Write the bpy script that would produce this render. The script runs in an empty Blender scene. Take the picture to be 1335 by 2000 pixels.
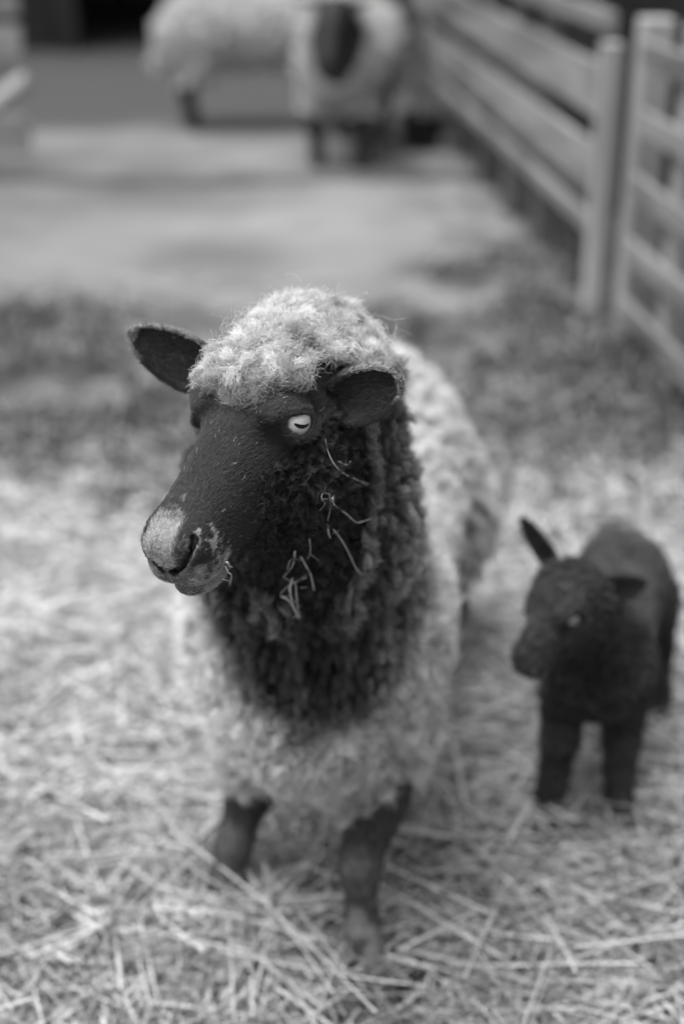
import bpy, math, random
import numpy as np
from mathutils import Vector, Matrix, kdtree

rng = np.random.default_rng(7)
random.seed(7)
SC = bpy.context.scene
COL = SC.collection

# ------------------------------------------------------------------ camera, sky, sun, exposure
CAM_H, PITCH, FPX = 1.25, math.radians(24.5), 2778.0
cam_data = bpy.data.cameras.new("camera")
cam_data.sensor_fit = 'VERTICAL'
cam_data.sensor_height = 36.0
cam_data.sensor_width = 24.0
cam_data.lens = 50.0
cam_data.clip_start = 0.02
cam_data.clip_end = 500.0
cam_data.dof.use_dof = True
cam_data.dof.focus_distance = 1.225
cam_data.dof.aperture_fstop = 2.05
cam_data.dof.aperture_blades = 0
cam = bpy.data.objects.new("camera", cam_data)
cam.location = (0, 0, CAM_H)
cam.rotation_euler = (math.pi / 2 - PITCH, 0, 0)
COL.objects.link(cam)
SC.camera = cam

SUN_EL, SUN_AZ = math.radians(72), math.radians(-115)      # high, soft, from behind the ewe
world = bpy.data.worlds.new("World")
SC.world = world
world.use_nodes = True
wn, wl = world.node_tree.nodes, world.node_tree.links
wn.clear()
sky = wn.new('ShaderNodeTexSky')
sky.sky_type = 'NISHITA'
sky.sun_disc = False
sky.sun_elevation = SUN_EL
sky.sun_rotation = SUN_AZ
sky.air_density = 1.0
sky.dust_density = 4.0
tobw = wn.new('ShaderNodeRGBToBW')
bg = wn.new('ShaderNodeBackground')
bg.inputs['Strength'].default_value = 0.125
wout = wn.new('ShaderNodeOutputWorld')
wl.new(sky.outputs[0], tobw.inputs[0])
wl.new(tobw.outputs[0], bg.inputs['Color'])
wl.new(bg.outputs[0], wout.inputs['Surface'])

sun_data = bpy.data.lights.new("sun", 'SUN')
sun_data.energy = 2.2
sun_data.angle = math.radians(50)
sun_data.color = (1.0, 1.0, 1.0)
sun = bpy.data.objects.new("sun", sun_data)
sd = Vector((math.sin(SUN_AZ) * math.cos(SUN_EL), math.cos(SUN_AZ) * math.cos(SUN_EL), math.sin(SUN_EL)))
sun.rotation_euler = (-sd).to_track_quat('-Z', 'Y').to_euler()
sun.location = (0, 0, 6)
COL.objects.link(sun)

SC.view_settings.view_transform = 'Standard'
SC.view_settings.look = 'None'
SC.view_settings.gamma = 1.0
SC.view_settings.exposure = 1.0
SC.cycles.use_denoising = True
SC.cycles.max_bounces = 8
SC.cycles_curves.shape = 'RIBBONS'

# ------------------------------------------------------------------ helpers
FW = np.array([0, math.cos(PITCH), -math.sin(PITCH)])
UP = np.array([0, math.sin(PITCH), math.cos(PITCH)])
RT = np.array([1.0, 0, 0])
CAMP = np.array([0, 0, CAM_H])


def spot(px, py, z):
    """World point seen at photo pixel (px, py) at depth z: used to read real positions off the photograph."""
    return CAMP + z * (FW + (px - 667.5) / FPX * RT + (1000 - py) / FPX * UP)


def onground(px, py, h=0.0):
    d = FW + (px - 667.5) / FPX * RT + (1000 - py) / FPX * UP
    return CAMP + d * ((h - CAM_H) / d[2])


def nrm(v):
    v = np.asarray(v, float)
    return v / np.maximum(np.linalg.norm(v, axis=-1, keepdims=True), 1e-9)


def sstep(a, b, x):
    t = np.clip((x - a) / (b - a), 0, 1)
    return t * t * (3 - 2 * t)


_tabs = {}


def vnoise(p, freq, seed=0):
    """Value noise in 0..1 at points p (N,3)."""
    if seed not in _tabs:
        _tabs[seed] = np.random.default_rng(1000 + seed).random((32, 32, 32)).astype(np.float32)
    T = _tabs[seed]
    q = np.asarray(p, np.float32) * freq + 100.0
    i = np.floor(q).astype(np.int32)
    f = q - i
    f = f * f * (3 - 2 * f)
    i %= 32
    j = (i + 1) % 32
    r = 0
    for a in (0, 1):
        wx = f[..., 0] if a else 1 - f[..., 0]
        ix = j[..., 0] if a else i[..., 0]
        for b in (0, 1):
            wy = f[..., 1] if b else 1 - f[..., 1]
            iy = j[..., 1] if b else i[..., 1]
            for c in (0, 1):
                wz = f[..., 2] if c else 1 - f[..., 2]
                iz = j[..., 2] if c else i[..., 2]
                r = r + wx * wy * wz * T[ix, iy, iz]
    return r


def tag(o, label=None, cat=None, group=None, kind=None):
    if label: o["label"] = label
    if cat: o["category"] = cat
    if group: o["group"] = group
    if kind: o["kind"] = kind
    return o


def empty(name, loc=(0, 0, 0), rz=0.0):
    o = bpy.data.objects.new(name, None)
    o.empty_display_size = 0.05
    o.location = loc
    o.rotation_euler = (0, 0, rz)
    COL.objects.link(o)
    return o


def mesh_obj(name, v, f, mat, parent=None, smooth=True, tone=None, loc=None):
    """v in world coordinates (or in the parent's when the parent sits at the origin)."""
    v = np.asarray(v, np.float64)
    off = np.zeros(3)
    if parent is not None:
        off = np.array(parent.location)
    elif loc is not None:
        off = np.array(loc)
    me = bpy.data.meshes.new(name)
    f = np.asarray(f)
    me.vertices.add(len(v))
    me.vertices.foreach_set('co', (v - off).astype(np.float32).ravel())
    n = f.shape[1]
    me.loops.add(f.size)
    me.loops.foreach_set('vertex_index', f.astype(np.int32).ravel())
    me.polygons.add(len(f))
    me.polygons.foreach_set('loop_start', np.arange(0, f.size, n, dtype=np.int32))
    me.polygons.foreach_set('use_smooth', np.full(len(f), smooth))
    me.update(calc_edges=True)
    me.validate()
    if tone is not None:
        a = me.attributes.new('tone', 'FLOAT', 'POINT')
        a.data.foreach_set('value', np.asarray(tone, np.float32))
    me.materials.append(mat)
    o = bpy.data.objects.new(name, me)
    COL.objects.link(o)
    if parent is not None:
        o.parent = parent
    elif loc is not None:
        o.location = loc
    return o


def curves_obj(name, pts, rad, tone, mat, parent):
    N, K, _ = pts.shape
    cu = bpy.data.hair_curves.new(name)
    cu.add_curves([K] * N)
    off = np.array(parent.location)
    cu.position_data.foreach_set('vector', (pts - off).astype(np.float32).ravel())
    a = cu.attributes.get('radius') or cu.attributes.new('radius', 'FLOAT', 'POINT')
    a.data.foreach_set('value', np.ascontiguousarray(rad, np.float32).ravel())
    a = cu.attributes.new('tone', 'FLOAT', 'POINT')
    a.data.foreach_set('value', np.ascontiguousarray(tone, np.float32).ravel())
    cu.materials.append(mat)
    o = bpy.data.objects.new(name, cu)
    COL.objects.link(o)
    o.parent = parent
    return o


# ---- materials
def new_mat(name):
    m = bpy.data.materials.new(name)
    m.use_nodes = True
    nt = m.node_tree
    b = nt.nodes['Principled BSDF']
    return m, nt, b


def gray(v):
    return (v, v, v, 1)


def mat_noise(name, lo, hi, scale=8.0, rough=0.85, bump=0.0, stretch=(1, 1, 1), spec=0.3, detail=6):
    m, nt, b = new_mat(name)
    tc = nt.nodes.new('ShaderNodeTexCoord')
    mp = nt.nodes.new('ShaderNodeMapping')
    mp.inputs['Scale'].default_value = stretch
    nz = nt.nodes.new('ShaderNodeTexNoise')
    nz.inputs['Scale'].default_value = scale
    nz.inputs['Detail'].default_value = detail
    cr = nt.nodes.new('ShaderNodeValToRGB')
    cr.color_ramp.elements[0].position = 0.3
    cr.color_ramp.elements[1].position = 0.7
    cr.color_ramp.elements[0].color = gray(lo)
    cr.color_ramp.elements[1].color = gray(hi)
    nt.links.new(tc.outputs['Object'], mp.inputs[0])
    nt.links.new(mp.outputs[0], nz.inputs['Vector'])
    nt.links.new(nz.outputs['Fac'], cr.inputs[0])
    nt.links.new(cr.outputs[0], b.inputs['Base Color'])
    b.inputs['Roughness'].default_value = rough
    b.inputs['Specular IOR Level'].default_value = spec
    if bump:
        bp = nt.nodes.new('ShaderNodeBump')
        bp.inputs['Strength'].default_value = bump
        bp.inputs['Distance'].default_value = 0.01
        nt.links.new(nz.outputs['Fac'], bp.inputs['Height'])
        nt.links.new(bp.outputs[0], b.inputs['Normal'])
    return m


def mat_tone(name, rough=0.7, spec=0.25, transl=0.0, noise=0.0, sheen=0.0):
    """Base colour straight from the 'tone' attribute (the pigment of each hair or patch of skin, in places with painted light)."""
    m, nt, b = new_mat(name)
    at = nt.nodes.new('ShaderNodeAttribute')
    at.attribute_name = 'tone'
    src = at.outputs['Fac']
    if noise:
        nz = nt.nodes.new('ShaderNodeTexNoise')
        nz.inputs['Scale'].default_value = 220.0
        mr = nt.nodes.new('ShaderNodeMapRange')
        mr.inputs['To Min'].default_value = 1 - noise
        mr.inputs['To Max'].default_value = 1 + noise
        mu = nt.nodes.new('ShaderNodeMath')
        mu.operation = 'MULTIPLY'
        tc = nt.nodes.new('ShaderNodeTexCoord')
        nt.links.new(tc.outputs['Object'], nz.inputs['Vector'])
        nt.links.new(nz.outputs['Fac'], mr.inputs['Value'])
        nt.links.new(mr.outputs[0], mu.inputs[0])
        nt.links.new(src, mu.inputs[1])
        src = mu.outputs[0]
    nt.links.new(src, b.inputs['Base Color'])
    b.inputs['Roughness'].default_value = rough
    b.inputs['Specular IOR Level'].default_value = spec
    if sheen:
        b.inputs['Sheen Weight'].default_value = sheen
    if transl:
        tr = nt.nodes.new('ShaderNodeBsdfTranslucent')
        nt.links.new(src, tr.inputs['Color'])
        mx = nt.nodes.new('ShaderNodeMixShader')
        mx.inputs[0].default_value = transl
        out = nt.nodes['Material Output']
        nt.links.new(b.outputs[0], mx.inputs[1])
        nt.links.new(tr.outputs[0], mx.inputs[2])
        nt.links.new(mx.outputs[0], out.inputs['Surface'])
    return m


# ---- signed-distance sculpting on a (non-uniform) rectilinear grid
class Sculpt:
    def __init__(s, xs, ys, zs):
        s.ax = [np.asarray(a, np.float32) for a in (xs, ys, zs)]
        s.V = np.full([len(a) for a in s.ax], 0.3, np.float32)

    def sub(s, lo, hi):
        sl = []
        for a, l, h in zip(s.ax, lo, hi):
            i, j = np.searchsorted(a, l), np.searchsorted(a, h)
            sl.append(slice(max(i - 1, 0), min(j + 1, len(a))))
        X, Y, Z = np.meshgrid(*[a[k] for a, k in zip(s.ax, sl)], indexing='ij', sparse=True)
        return tuple(sl), X, Y, Z

    def union(s, d, sl, k):
        a = s.V[sl]
        if k <= 0:
            s.V[sl] = np.minimum(a, d)
        else:
            h = np.clip(0.5 + 0.5 * (a - d) / k, 0, 1)
            s.V[sl] = a + (d - a) * h - k * h * (1 - h)

    def carve(s, d, sl, k):
        a = s.V[sl]
        h = np.clip(0.5 - 0.5 * (a + d) / k, 0, 1)
        s.V[sl] = a + (-d - a) * h + k * h * (1 - h)

    def cone(s, a, b, r1, r2, k=0.02, cut=False):
        a, b = np.array(a, float), np.array(b, float)
        m = max(r1, r2) + 2 * k + 0.02
        sl, X, Y, Z = s.sub(np.minimum(a, b) - m, np.maximum(a, b) + m)
        ab = b - a
        L2 = max(ab @ ab, 1e-9)
        px, py, pz = X - a[0], Y - a[1], Z - a[2]
        t = np.clip((px * ab[0] + py * ab[1] + pz * ab[2]) / L2, 0, 1)
        d = np.sqrt((px - t * ab[0]) ** 2 + (py - t * ab[1]) ** 2 + (pz - t * ab[2]) ** 2) - (r1 + (r2 - r1) * t)
        (s.carve if cut else s.union)(d.astype(np.float32), sl, k)

    def ell(s, c, r, k=0.02, M=None, cut=False):
        c, r = np.array(c, float), np.array(r, float)
        m = r.max() + 2 * k + 0.02
        sl, X, Y, Z = s.sub(c - m, c + m)
        p = [X - c[0], Y - c[1], Z - c[2]]
        if M is not None:
            p = [p[0] * M[0, i] + p[1] * M[1, i] + p[2] * M[2, i] for i in range(3)]
        k0 = np.sqrt(sum((p[i] / r[i]) ** 2 for i in range(3)))
        k1 = np.sqrt(sum((p[i] / r[i] ** 2) ** 2 for i in range(3)))
        d = k0 * (k0 - 1) / np.maximum(k1, 1e-6)
        (s.carve if cut else s.union)(d.astype(np.float32), sl, k)

    def mesh(s):
        V = s.V
        ins = V < 0
        nx, ny, nz = V.shape
        cnt = np.zeros((nx - 1, ny - 1, nz - 1), np.int8)
        for a in (0, 1):
            for b in (0, 1):
                for c in (0, 1):
                    cnt += ins[a:nx - 1 + a, b:ny - 1 + b, c:nz - 1 + c]
        act = np.argwhere((cnt > 0) & (cnt < 8))
        idx = np.full(cnt.shape, -1, np.int32)
        idx[act[:, 0], act[:, 1], act[:, 2]] = np.arange(len(act))
        acc = np.zeros((len(act), 3))
        num = np.zeros(len(act))
        corner = [(a, b, c) for a in (0, 1) for b in (0, 1) for c in (0, 1)]
        for p in corner:
            for ax in range(3):
                if p[ax]: continue
                q = list(p); q[ax] = 1
                i0, i1 = act + p, act + q
                va = V[i0[:, 0], i0[:, 1], i0[:, 2]]
                vb = V[i1[:, 0], i1[:, 1], i1[:, 2]]
                m = (va < 0) != (vb < 0)
                t = va[m] / (va[m] - vb[m])
                pos = np.tile(np.array(p, float), (m.sum(), 1))
                pos[:, ax] = t
                acc[m] += pos
                num[m] += 1
        loc = act + acc / num[:, None]
        v = np.stack([np.interp(loc[:, i], np.arange(len(s.ax[i])), s.ax[i]) for i in range(3)], 1)
        faces = []
        for ax in range(3):
            b, c = (ax + 1) % 3, (ax + 2) % 3
            n = [nx, ny, nz]
            lo = [slice(0, n[0]), slice(0, n[1]), slice(0, n[2])]
            hi = list(lo)
            lo[ax] = slice(0, n[ax] - 1); hi[ax] = slice(1, n[ax])
            A, B = ins[tuple(lo)], ins[tuple(hi)]
            e = np.argwhere(A != B)
            e = e[(e[:, b] >= 1) & (e[:, c] >= 1) & (e[:, b] < n[b] - 1) & (e[:, c] < n[c] - 1)]
            flip = A[e[:, 0], e[:, 1], e[:, 2]]
            o = []
            for (db, dc) in ((1, 1), (0, 1), (0, 0), (1, 0)):
                q = e.copy(); q[:, b] -= db; q[:, c] -= dc
                o.append(idx[q[:, 0], q[:, 1], q[:, 2]])
            q = np.stack(o, 1)
            q[~flip] = q[~flip][:, ::-1]
            faces.append(q)
        f = np.concatenate(faces)
        f = f[(f >= 0).all(1)]
        return v, f


def smooth_mesh(v, f, n=2, lam=0.5):
    e = np.concatenate([f[:, [0, 1]], f[:, [1, 2]], f[:, [2, 3]], f[:, [3, 0]]])
    deg = np.bincount(e.ravel(), minlength=len(v)).astype(float)
    for it in range(n):
        for l in (lam, -lam * 0.97):
            a = np.zeros_like(v)
            for i in range(3):
                a[:, i] = np.bincount(e[:, 0], v[e[:, 1], i], len(v)) + np.bincount(e[:, 1], v[e[:, 0], i], len(v))
            v = v + l * (a / np.maximum(deg, 1)[:, None] - v)
    return v


def vnormals(v, f):
    n = np.cross(v[f[:, 2]] - v[f[:, 0]], v[f[:, 3]] - v[f[:, 1]])
    out = np.zeros_like(v)
    for k in range(4):
        for i in range(3):
            out[:, i] += np.bincount(f[:, k], n[:, i], len(v))
    return nrm(out)


def scatter(v, f, vn, count, dens=None):
    """count points over the surface, weighted by the per-vertex density."""
    t = np.concatenate([f[:, [0, 1, 2]], f[:, [0, 2, 3]]])
    ar = np.linalg.norm(np.cross(v[t[:, 1]] - v[t[:, 0]], v[t[:, 2]] - v[t[:, 0]]), axis=1)
    if dens is not None:
        ar = ar * dens[t].mean(1)
    cs = np.cumsum(ar)
    k = np.searchsorted(cs, rng.random(count) * cs[-1])
    k = np.minimum(k, len(t) - 1)
    a, b = rng.random(count), rng.random(count)
    sw = a + b > 1
    a[sw], b[sw] = 1 - a[sw], 1 - b[sw]
    w = np.stack([1 - a - b, a, b], 1)
    P = (v[t[k]] * w[:, :, None]).sum(1)
    N = nrm((vn[t[k]] * w[:, :, None]).sum(1))
    return P, N


def frame(n):
    h = np.where(np.abs(n[:, 2:3]) < 0.9, np.array([[0, 0, 1.0]]), np.array([[1.0, 0, 0]]))
    e1 = nrm(np.cross(h, n))
    return e1, np.cross(n, e1)


def fur(P, N, flow, length, K=4, lean=0.8, jit=0.25, curl=0.0):
    """Short lying hair: (n,K,3)."""
    n = len(P)
    tang = flow - (flow * N).sum(1, keepdims=True) * N
    d = nrm(N * (1 - lean) + nrm(tang + 1e-6) * lean + rng.normal(0, jit, (n, 3)))
    t = np.linspace(0, 1, K)[None, :, None]
    L = (np.asarray(length) * rng.uniform(0.6, 1.25, n))[:, None, None]
    bend = nrm(tang + 1e-6)[:, None, :] * (t ** 2) * L * 0.25 - N[:, None, :] * (t ** 2) * L * 0.15
    pts = P[:, None, :] + d[:, None, :] * t * L + bend
    if curl:
        pts = pts + rng.normal(0, curl, pts.shape) * t
    return pts


def wool(P, N, spacing, length, K=6, clump=0.75, curl=0.3, turns=1.2, frizz=0.05, flow=None, tilt=0.25, lobe=0.8, lenmod=None, squash=None):
    """Locks of wool: every hair leans into the nearest lock, each lock a rounded curling tuft.  Returns pts, t-in-lock (0 centre, 1 edge), lock id."""
    n = len(P)
    Q = P if squash is None else P * np.array(squash)        # squash < 1 along an axis draws the locks out along it
    key = np.floor(Q / spacing + rng.random(3)).astype(np.int64)
    _, first = np.unique(key, axis=0, return_index=True)
    c = P[first]
    cn = N[first]
    kd = kdtree.KDTree(len(c))
    for i, p in enumerate(Q[first]):
        kd.insert(p, i)
    kd.balance()
    near = np.array([kd.find(p)[1] for p in Q])
    m = len(c)
    e1, e2 = frame(cn)
    a = rng.random(m) * 2 * np.pi
    ax = cn + tilt * (e1 * np.cos(a)[:, None] + e2 * np.sin(a)[:, None]) * rng.random((m, 1)) * 2
    if flow is not None:
        ax = ax + flow[first]
    ax = nrm(ax)
    e1, e2 = frame(ax)
    L = length * rng.uniform(0.7, 1.25, m)
    if lenmod is not None:
        L = L * lenmod[first]
    ph = rng.random(m) * 2 * np.pi
    sg = np.where(rng.random(m) < 0.5, -1.0, 1.0)
    o = P - c[near]
    if squash is not None:
        o = o * np.array(squash) ** 1.5
    R = spacing * 0.75
    r = np.clip(np.linalg.norm(o, axis=1) / R, 0, 1)
    prof = (1 - lobe) + lobe * np.sqrt(1 - 0.9 * r ** 2)
    hl = L[near] * prof * rng.uniform(0.8, 1.1, n)
    t = np.linspace(0, 1, K)[None, :]
    pts = P[:, None, :] + ax[near][:, None, :] * (t * hl[:, None])[:, :, None]
    pts = pts - o[:, None, :] * (clump * t ** 1.4)[:, :, None]
    ang = ph[near][:, None] + sg[near][:, None] * t * turns * 2 * np.pi + rng.normal(0, 0.35, (n, 1))
    amp = curl * spacing * t ** 1.2
    pts = pts + e1[near][:, None, :] * (amp * (np.cos(ang) - 0.5 * np.cos(ph[near])[:, None]))[:, :, None]
    pts = pts + e2[near][:, None, :] * (amp * (np.sin(ang) - 0.5 * np.sin(ph[near])[:, None]))[:, :, None]
    pts = pts + (np.cumsum(rng.normal(0, 1, (n, K, 3)), 1)) * (frizz * spacing) * t[:, :, None] ** 0.5
    return pts, r, near


def taper(n, K, r0, r1=0.3):
    return np.tile(np.linspace(1, r1, K) * r0, (n, 1)) * rng.uniform(0.75, 1.3, (n, 1))


def ramp(n, K, root, tip, p=1.0):
    t = np.linspace(0, 1, K)[None, :] ** p
    root, tip = np.broadcast_to(root, n)[:, None], np.broadcast_to(tip, n)[:, None]
    return root + (tip - root) * t


def euler_frame(yaw, pitch, roll=0.0):
    """Columns: nose direction, the animal's left, its up.  yaw 0 looks at -Y (the camera), positive turns to the picture's left."""
    f = np.array([-math.sin(yaw) * math.cos(pitch), -math.cos(yaw) * math.cos(pitch), math.sin(pitch)])
    y = np.cross([0, 0, 1], f); y /= np.linalg.norm(y)
    z = np.cross(f, y)
    c, s_ = math.cos(roll), math.sin(roll)
    y, z = y * c + z * s_, z * c - y * s_
    return np.stack([f, y, z], 1)


# ---- a sheep's head, built nose-forward along +x in its own frame, metres (adult)
_HX = np.array([-.05, -.02, .01, .04, .07, .10, .13, .16, .19, .22, .245, .29])
_HT = np.array([.030, .042, .054, .062, .064, .059, .048, .037, .028, .020, .012, .000])
_HB = np.array([-.06, -.085, -.102, -.112, -.115, -.109, -.096, -.078, -.061, -.050, -.046, -.040])
_HU = np.array([.045, .052, .056, .058, .058, .052, .042, .036, .032, .030, .029, .026])
_HL = np.array([.035, .040, .043, .044, .043, .040, .036, .033, .031, .031, .030, .024])
_g = np.exp(-np.linspace(-2, 2, 31) ** 2); _g /= _g.sum()
_xx = np.linspace(-.1, .34, 600)
_lut = [np.convolve(np.pad(np.interp(_xx, _HX, a), 15, mode='edge'), _g, 'valid') for a in (_HT, _HB, _HU, _HL)]


def head_loft(S, org, M, sc, stretch=1.0, k=0.02, front=.240, fat=1.0):
    m = 0.36 * sc
    sl, X, Y, Z = S.sub(org - m, org + m)
    q = [(X - org[0]) * M[0, i] + (Y - org[1]) * M[1, i] + (Z - org[2]) * M[2, i] for i in range(3)]
    x, y, z = q[0] / sc / stretch, q[1] / sc, q[2] / sc
    T, B, U, L = (np.interp(x, _xx, a) for a in _lut)
    f = np.sqrt(np.clip(1 - np.clip((x - front) / .031, 0, 1) ** 2, 1e-4, 1)) * np.sqrt(np.clip(1 - np.clip((-x) / .06, 0, 1) ** 2, 1e-4, 1))
    zc, hh = (T + B) / 2, (T - B) / 2 * f
    t = (z - zc) / hh
    w = (L + (U - L) * sstep(-.7, .5, t)) * f * fat
    r = (np.abs(y / w) ** 2.3 + np.abs(t) ** 2.3) ** (1 / 2.3)
    d = (r - 1) * np.minimum(np.minimum(w, hh), .05) * .9 * sc
    out = np.maximum(x - (front + .031), -.06 - x) * sc
    d = np.maximum(d, out)
    S.union(d.astype(np.float32), sl, k)


def ear_mesh(base, tip, opening, width, cup, thick, nu=26, nv=17, roundtip=0.5):
    """Cupped leaf: base and tip are points, opening the direction the hollow faces."""
    base, tip = np.array(base, float), np.array(tip, float)
    ax = tip - base
    L = np.linalg.norm(ax); ax /= L
    n = np.array(opening, float); n -= (n @ ax) * ax; n /= np.linalg.norm(n)
    s = np.cross(n, ax)
    u = np.linspace(0, 1, nu)
    prof = np.interp(u, [0, .12, .3, .5, .7, .85, .94, .98, 1], [.75, .90, 1.0, .95, .76, .52, .33, .19, .02])
    v = np.linspace(-1, 1, nv)
    Uu, Vv = np.meshgrid(u, v, indexing='ij')
    W = (width * prof)[:, None]
    hollow = -cup * (1 - Vv ** 2) * (0.9 - 0.55 * Uu)
    bend = 0.10 * L * np.sin(Uu * np.pi) * 0
    P = base + ax * (Uu * L)[..., None] + s * (W * Vv * (1 - 0.18 * (1 - Uu)))[..., None] + n * (hollow + bend)[..., None]
    edge = (1 - np.abs(Vv) ** 4) * np.clip((1 - Uu) * 12, 0.1, 1)
    Q = P - n * (thick * (0.35 + 0.65 * edge))[..., None]
    v1, v2 = P.reshape(-1, 3), Q.reshape(-1, 3)
    I = np.arange(nu * nv).reshape(nu, nv)
    a = np.stack([I[:-1, :-1], I[1:, :-1], I[1:, 1:], I[:-1, 1:]], -1).reshape(-1, 4)
    o = nu * nv
    f = [a, a[:, ::-1] + o]
    for E in (I[:, 0], I[:, -1][::-1], I[-1, :], I[0, :][::-1]):
        f.append(np.stack([E[:-1], E[:-1] + o, E[1:] + o, E[1:]], 1))
    f = np.concatenate(f)
    vv = np.concatenate([v1, v2])
    uv = np.stack([np.r_[Uu.ravel(), Uu.ravel()], np.r_[Vv.ravel(), Vv.ravel()], np.r_[np.zeros(o), np.ones(o)]], 1)
    vn = vnormals(vv, f)
    if ((vn[:o] @ n).mean()) < 0:
        f = f[:, ::-1]; vn = -vn
    return vv, f, vn, uv, ax, n


def box(c, size, M=None, bevel=0.0):
    c, h = np.array(c, float), np.array(size, float) / 2
    if bevel <= 0:
        v = np.array([[x, y, z] for x in (-1, 1) for y in (-1, 1) for z in (-1, 1)], float) * h
        f = np.array([[0, 1, 3, 2], [4, 6, 7, 5], [0, 4, 5, 1], [2, 3, 7, 6], [0, 2, 6, 4], [1, 5, 7, 3]])
    else:
        import bmesh
        bm = bmesh.new()
        bmesh.ops.create_cube(bm, size=1.0)
        for q in bm.verts: q.co = Vector(np.array(q.co) * 2 * h)
        bmesh.ops.bevel(bm, geom=list(bm.edges), offset=bevel, segments=1, affect='EDGES')
        bmesh.ops.triangulate(bm, faces=bm.faces[:])
        v = np.array([q.co[:] for q in bm.verts])
        f = np.array([[q.index for q in fc.verts] for fc in bm.faces])
        bm.free()
    if M is not None: v = v @ np.array(M).T
    return v + c, f


def merge(parts):
    vs, fs, o = [], [], 0
    for v, f in parts:
        vs.append(v); fs.append(np.asarray(f) + o); o += len(v)
    return np.concatenate(vs), np.concatenate(fs)


def tube(path, rad, sides=8, flat=1.0):
    """Quad tube along a polyline with end points drawn in."""
    path = np.asarray(path, float)
    n = len(path)
    rad = np.broadcast_to(rad, n)
    tan = nrm(np.gradient(path, axis=0))
    ref = np.array([0, 0, 1.0]) if abs(tan[0, 2]) < .9 else np.array([1.0, 0, 0])
    vs = []
    for p, tt, r in zip(path, tan, rad):
        e1 = nrm(np.cross(ref, tt)); e2 = np.cross(tt, e1)
        a = np.arange(sides) * 2 * np.pi / sides
        vs.append(p + r * (np.cos(a)[:, None] * e1 + flat * np.sin(a)[:, None] * e2))
    v = np.concatenate(vs)
    f = []
    for i in range(n - 1):
        for j in range(sides):
            k = (j + 1) % sides
            f.append([i * sides + j, i * sides + k, (i + 1) * sides + k, (i + 1) * sides + j])
    o = len(v)
    v = np.concatenate([v, path[:1], path[-1:]])
    for j in range(0, sides, 2):
        f.append([o, (j + 2) % sides, j + 1, j])
        b = (n - 1) * sides
        f.append([o + 1, b + j, b + j + 1, b + (j + 2) % sides])
    return v, np.array(f)


# ------------------------------------------------------------------ ground
gx = np.unique(np.round(np.r_[np.linspace(-40, -3, 16), np.arange(-3, 3, .03), np.linspace(3, 40, 16)], 4))
gy = np.unique(np.round(np.r_[np.linspace(-8, .9, 10), np.arange(.9, 9, .03), np.linspace(9, 70, 20)], 4))


def ground_z(x, y):
    p = np.stack([x, y, np.zeros_like(x)], -1)
    z = (vnoise(p, 1.3, 41) - .5) * .05 + (vnoise(p, 4.0, 42) - .5) * .022 * (y < 4.6)
    return z * sstep(.6, 1.4, y) * .8 * (1 - .6 * sstep(4.0, 4.6, y)) - .012


def fx(y):                                   # the fence line's x at distance y
    return .81 - .098 * (y - 3.93)


GX, GY = np.meshgrid(gx, gy, indexing='ij')
GZ = ground_z(GX, GY)
gp = np.stack([GX, GY, GZ], -1).reshape(-1, 3)
gi = np.arange(len(gx) * len(gy)).reshape(len(gx), len(gy))
gf = np.stack([gi[:-1, :-1], gi[1:, :-1], gi[1:, 1:], gi[:-1, 1:]], -1).reshape(-1, 4)
X, Y = gp[:, 0], gp[:, 1]
p0 = gp * np.array([1, 1, 0])
n1, n2, n3 = vnoise(p0, 2.2, 43), vnoise(p0, 6.5, 44), vnoise(p0, 18, 45)
wig = (n1 - .5) * .5 + (n2 - .5) * .25
litter = .05 + .15 * sstep(.32, .72, .5 * n2 + .5 * n1) + .12 * (n3 - .5)            # trodden muck and hay
trod = .160 + .085 * (n1 - .5) + .04 * (n2 - .5) + .02 * (n3 - .5)                                      # bare dry trodden earth
grassy = .07 + .12 * n2 + .10 * (n3 - .5)
edge = sstep(3.95, 4.6, Y + wig * 1.3) * (1 - sstep(-.32, .22, X - (.62 - .13 * (Y - 4.5)) + wig * .5))
t = litter + (trod - litter) * edge
far_right = sstep(4.0, 4.5, Y + wig) * (1 - edge)
t = t + (grassy - t) * far_right
dark_line = np.exp(-((Y - 6.28 - .12 * (n1 - .5)) / .10) ** 2) * (X < .6)                    # darker line across the yard
t = t * (1 - .55 * dark_line)
t = t * (1 - .55 * np.exp(-(((X - .36) / .20) ** 2 + ((Y - 4.78 - .1 * (n2 - .5)) / .13) ** 2) ** 2))   # damp patch
t = t * (1 - .5 * np.exp(-(((X + .50) / .22) ** 2 + ((Y - 4.16) / .16) ** 2) ** 2))
t = t * (1 - .45 * np.exp(-(((X + .95) / .55) ** 2 + ((Y - 3.62) / .22) ** 2) ** 2) * (.4 + .9 * n2))
t = np.where(Y > 7.3, t + (.062 - t) * sstep(7.3, 8.0, Y + .5 * (n1 - .5)), t)
t = np.where(Y < 3.1, t + (.055 + .07 * n2 - t) * sstep(3.1, 2.6, Y + wig), t)
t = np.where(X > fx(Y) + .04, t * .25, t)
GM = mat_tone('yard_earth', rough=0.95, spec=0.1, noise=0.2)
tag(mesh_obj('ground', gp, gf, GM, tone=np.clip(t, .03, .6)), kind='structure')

# ------------------------------------------------------------------ fence
WOOD = mat_noise('weathered_wood', .09, .28, 5, rough=.9, bump=.25, stretch=(2.2, .25, 2.2), spec=.15)
WOODV = mat_noise('weathered_upright', .17, .42, 5, rough=.9, bump=.25, stretch=(2.2, 2.2, .25), spec=.15)
OLDPOST = mat_noise('old_post', .07, .16, 8, rough=.9, bump=.3, stretch=(2.2, 2.2, .25), spec=.1)
DARKW = mat_noise('dark_boards', .018, .035, 6, rough=.9, bump=.3, stretch=(4, 4, .3), spec=.1)


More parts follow.
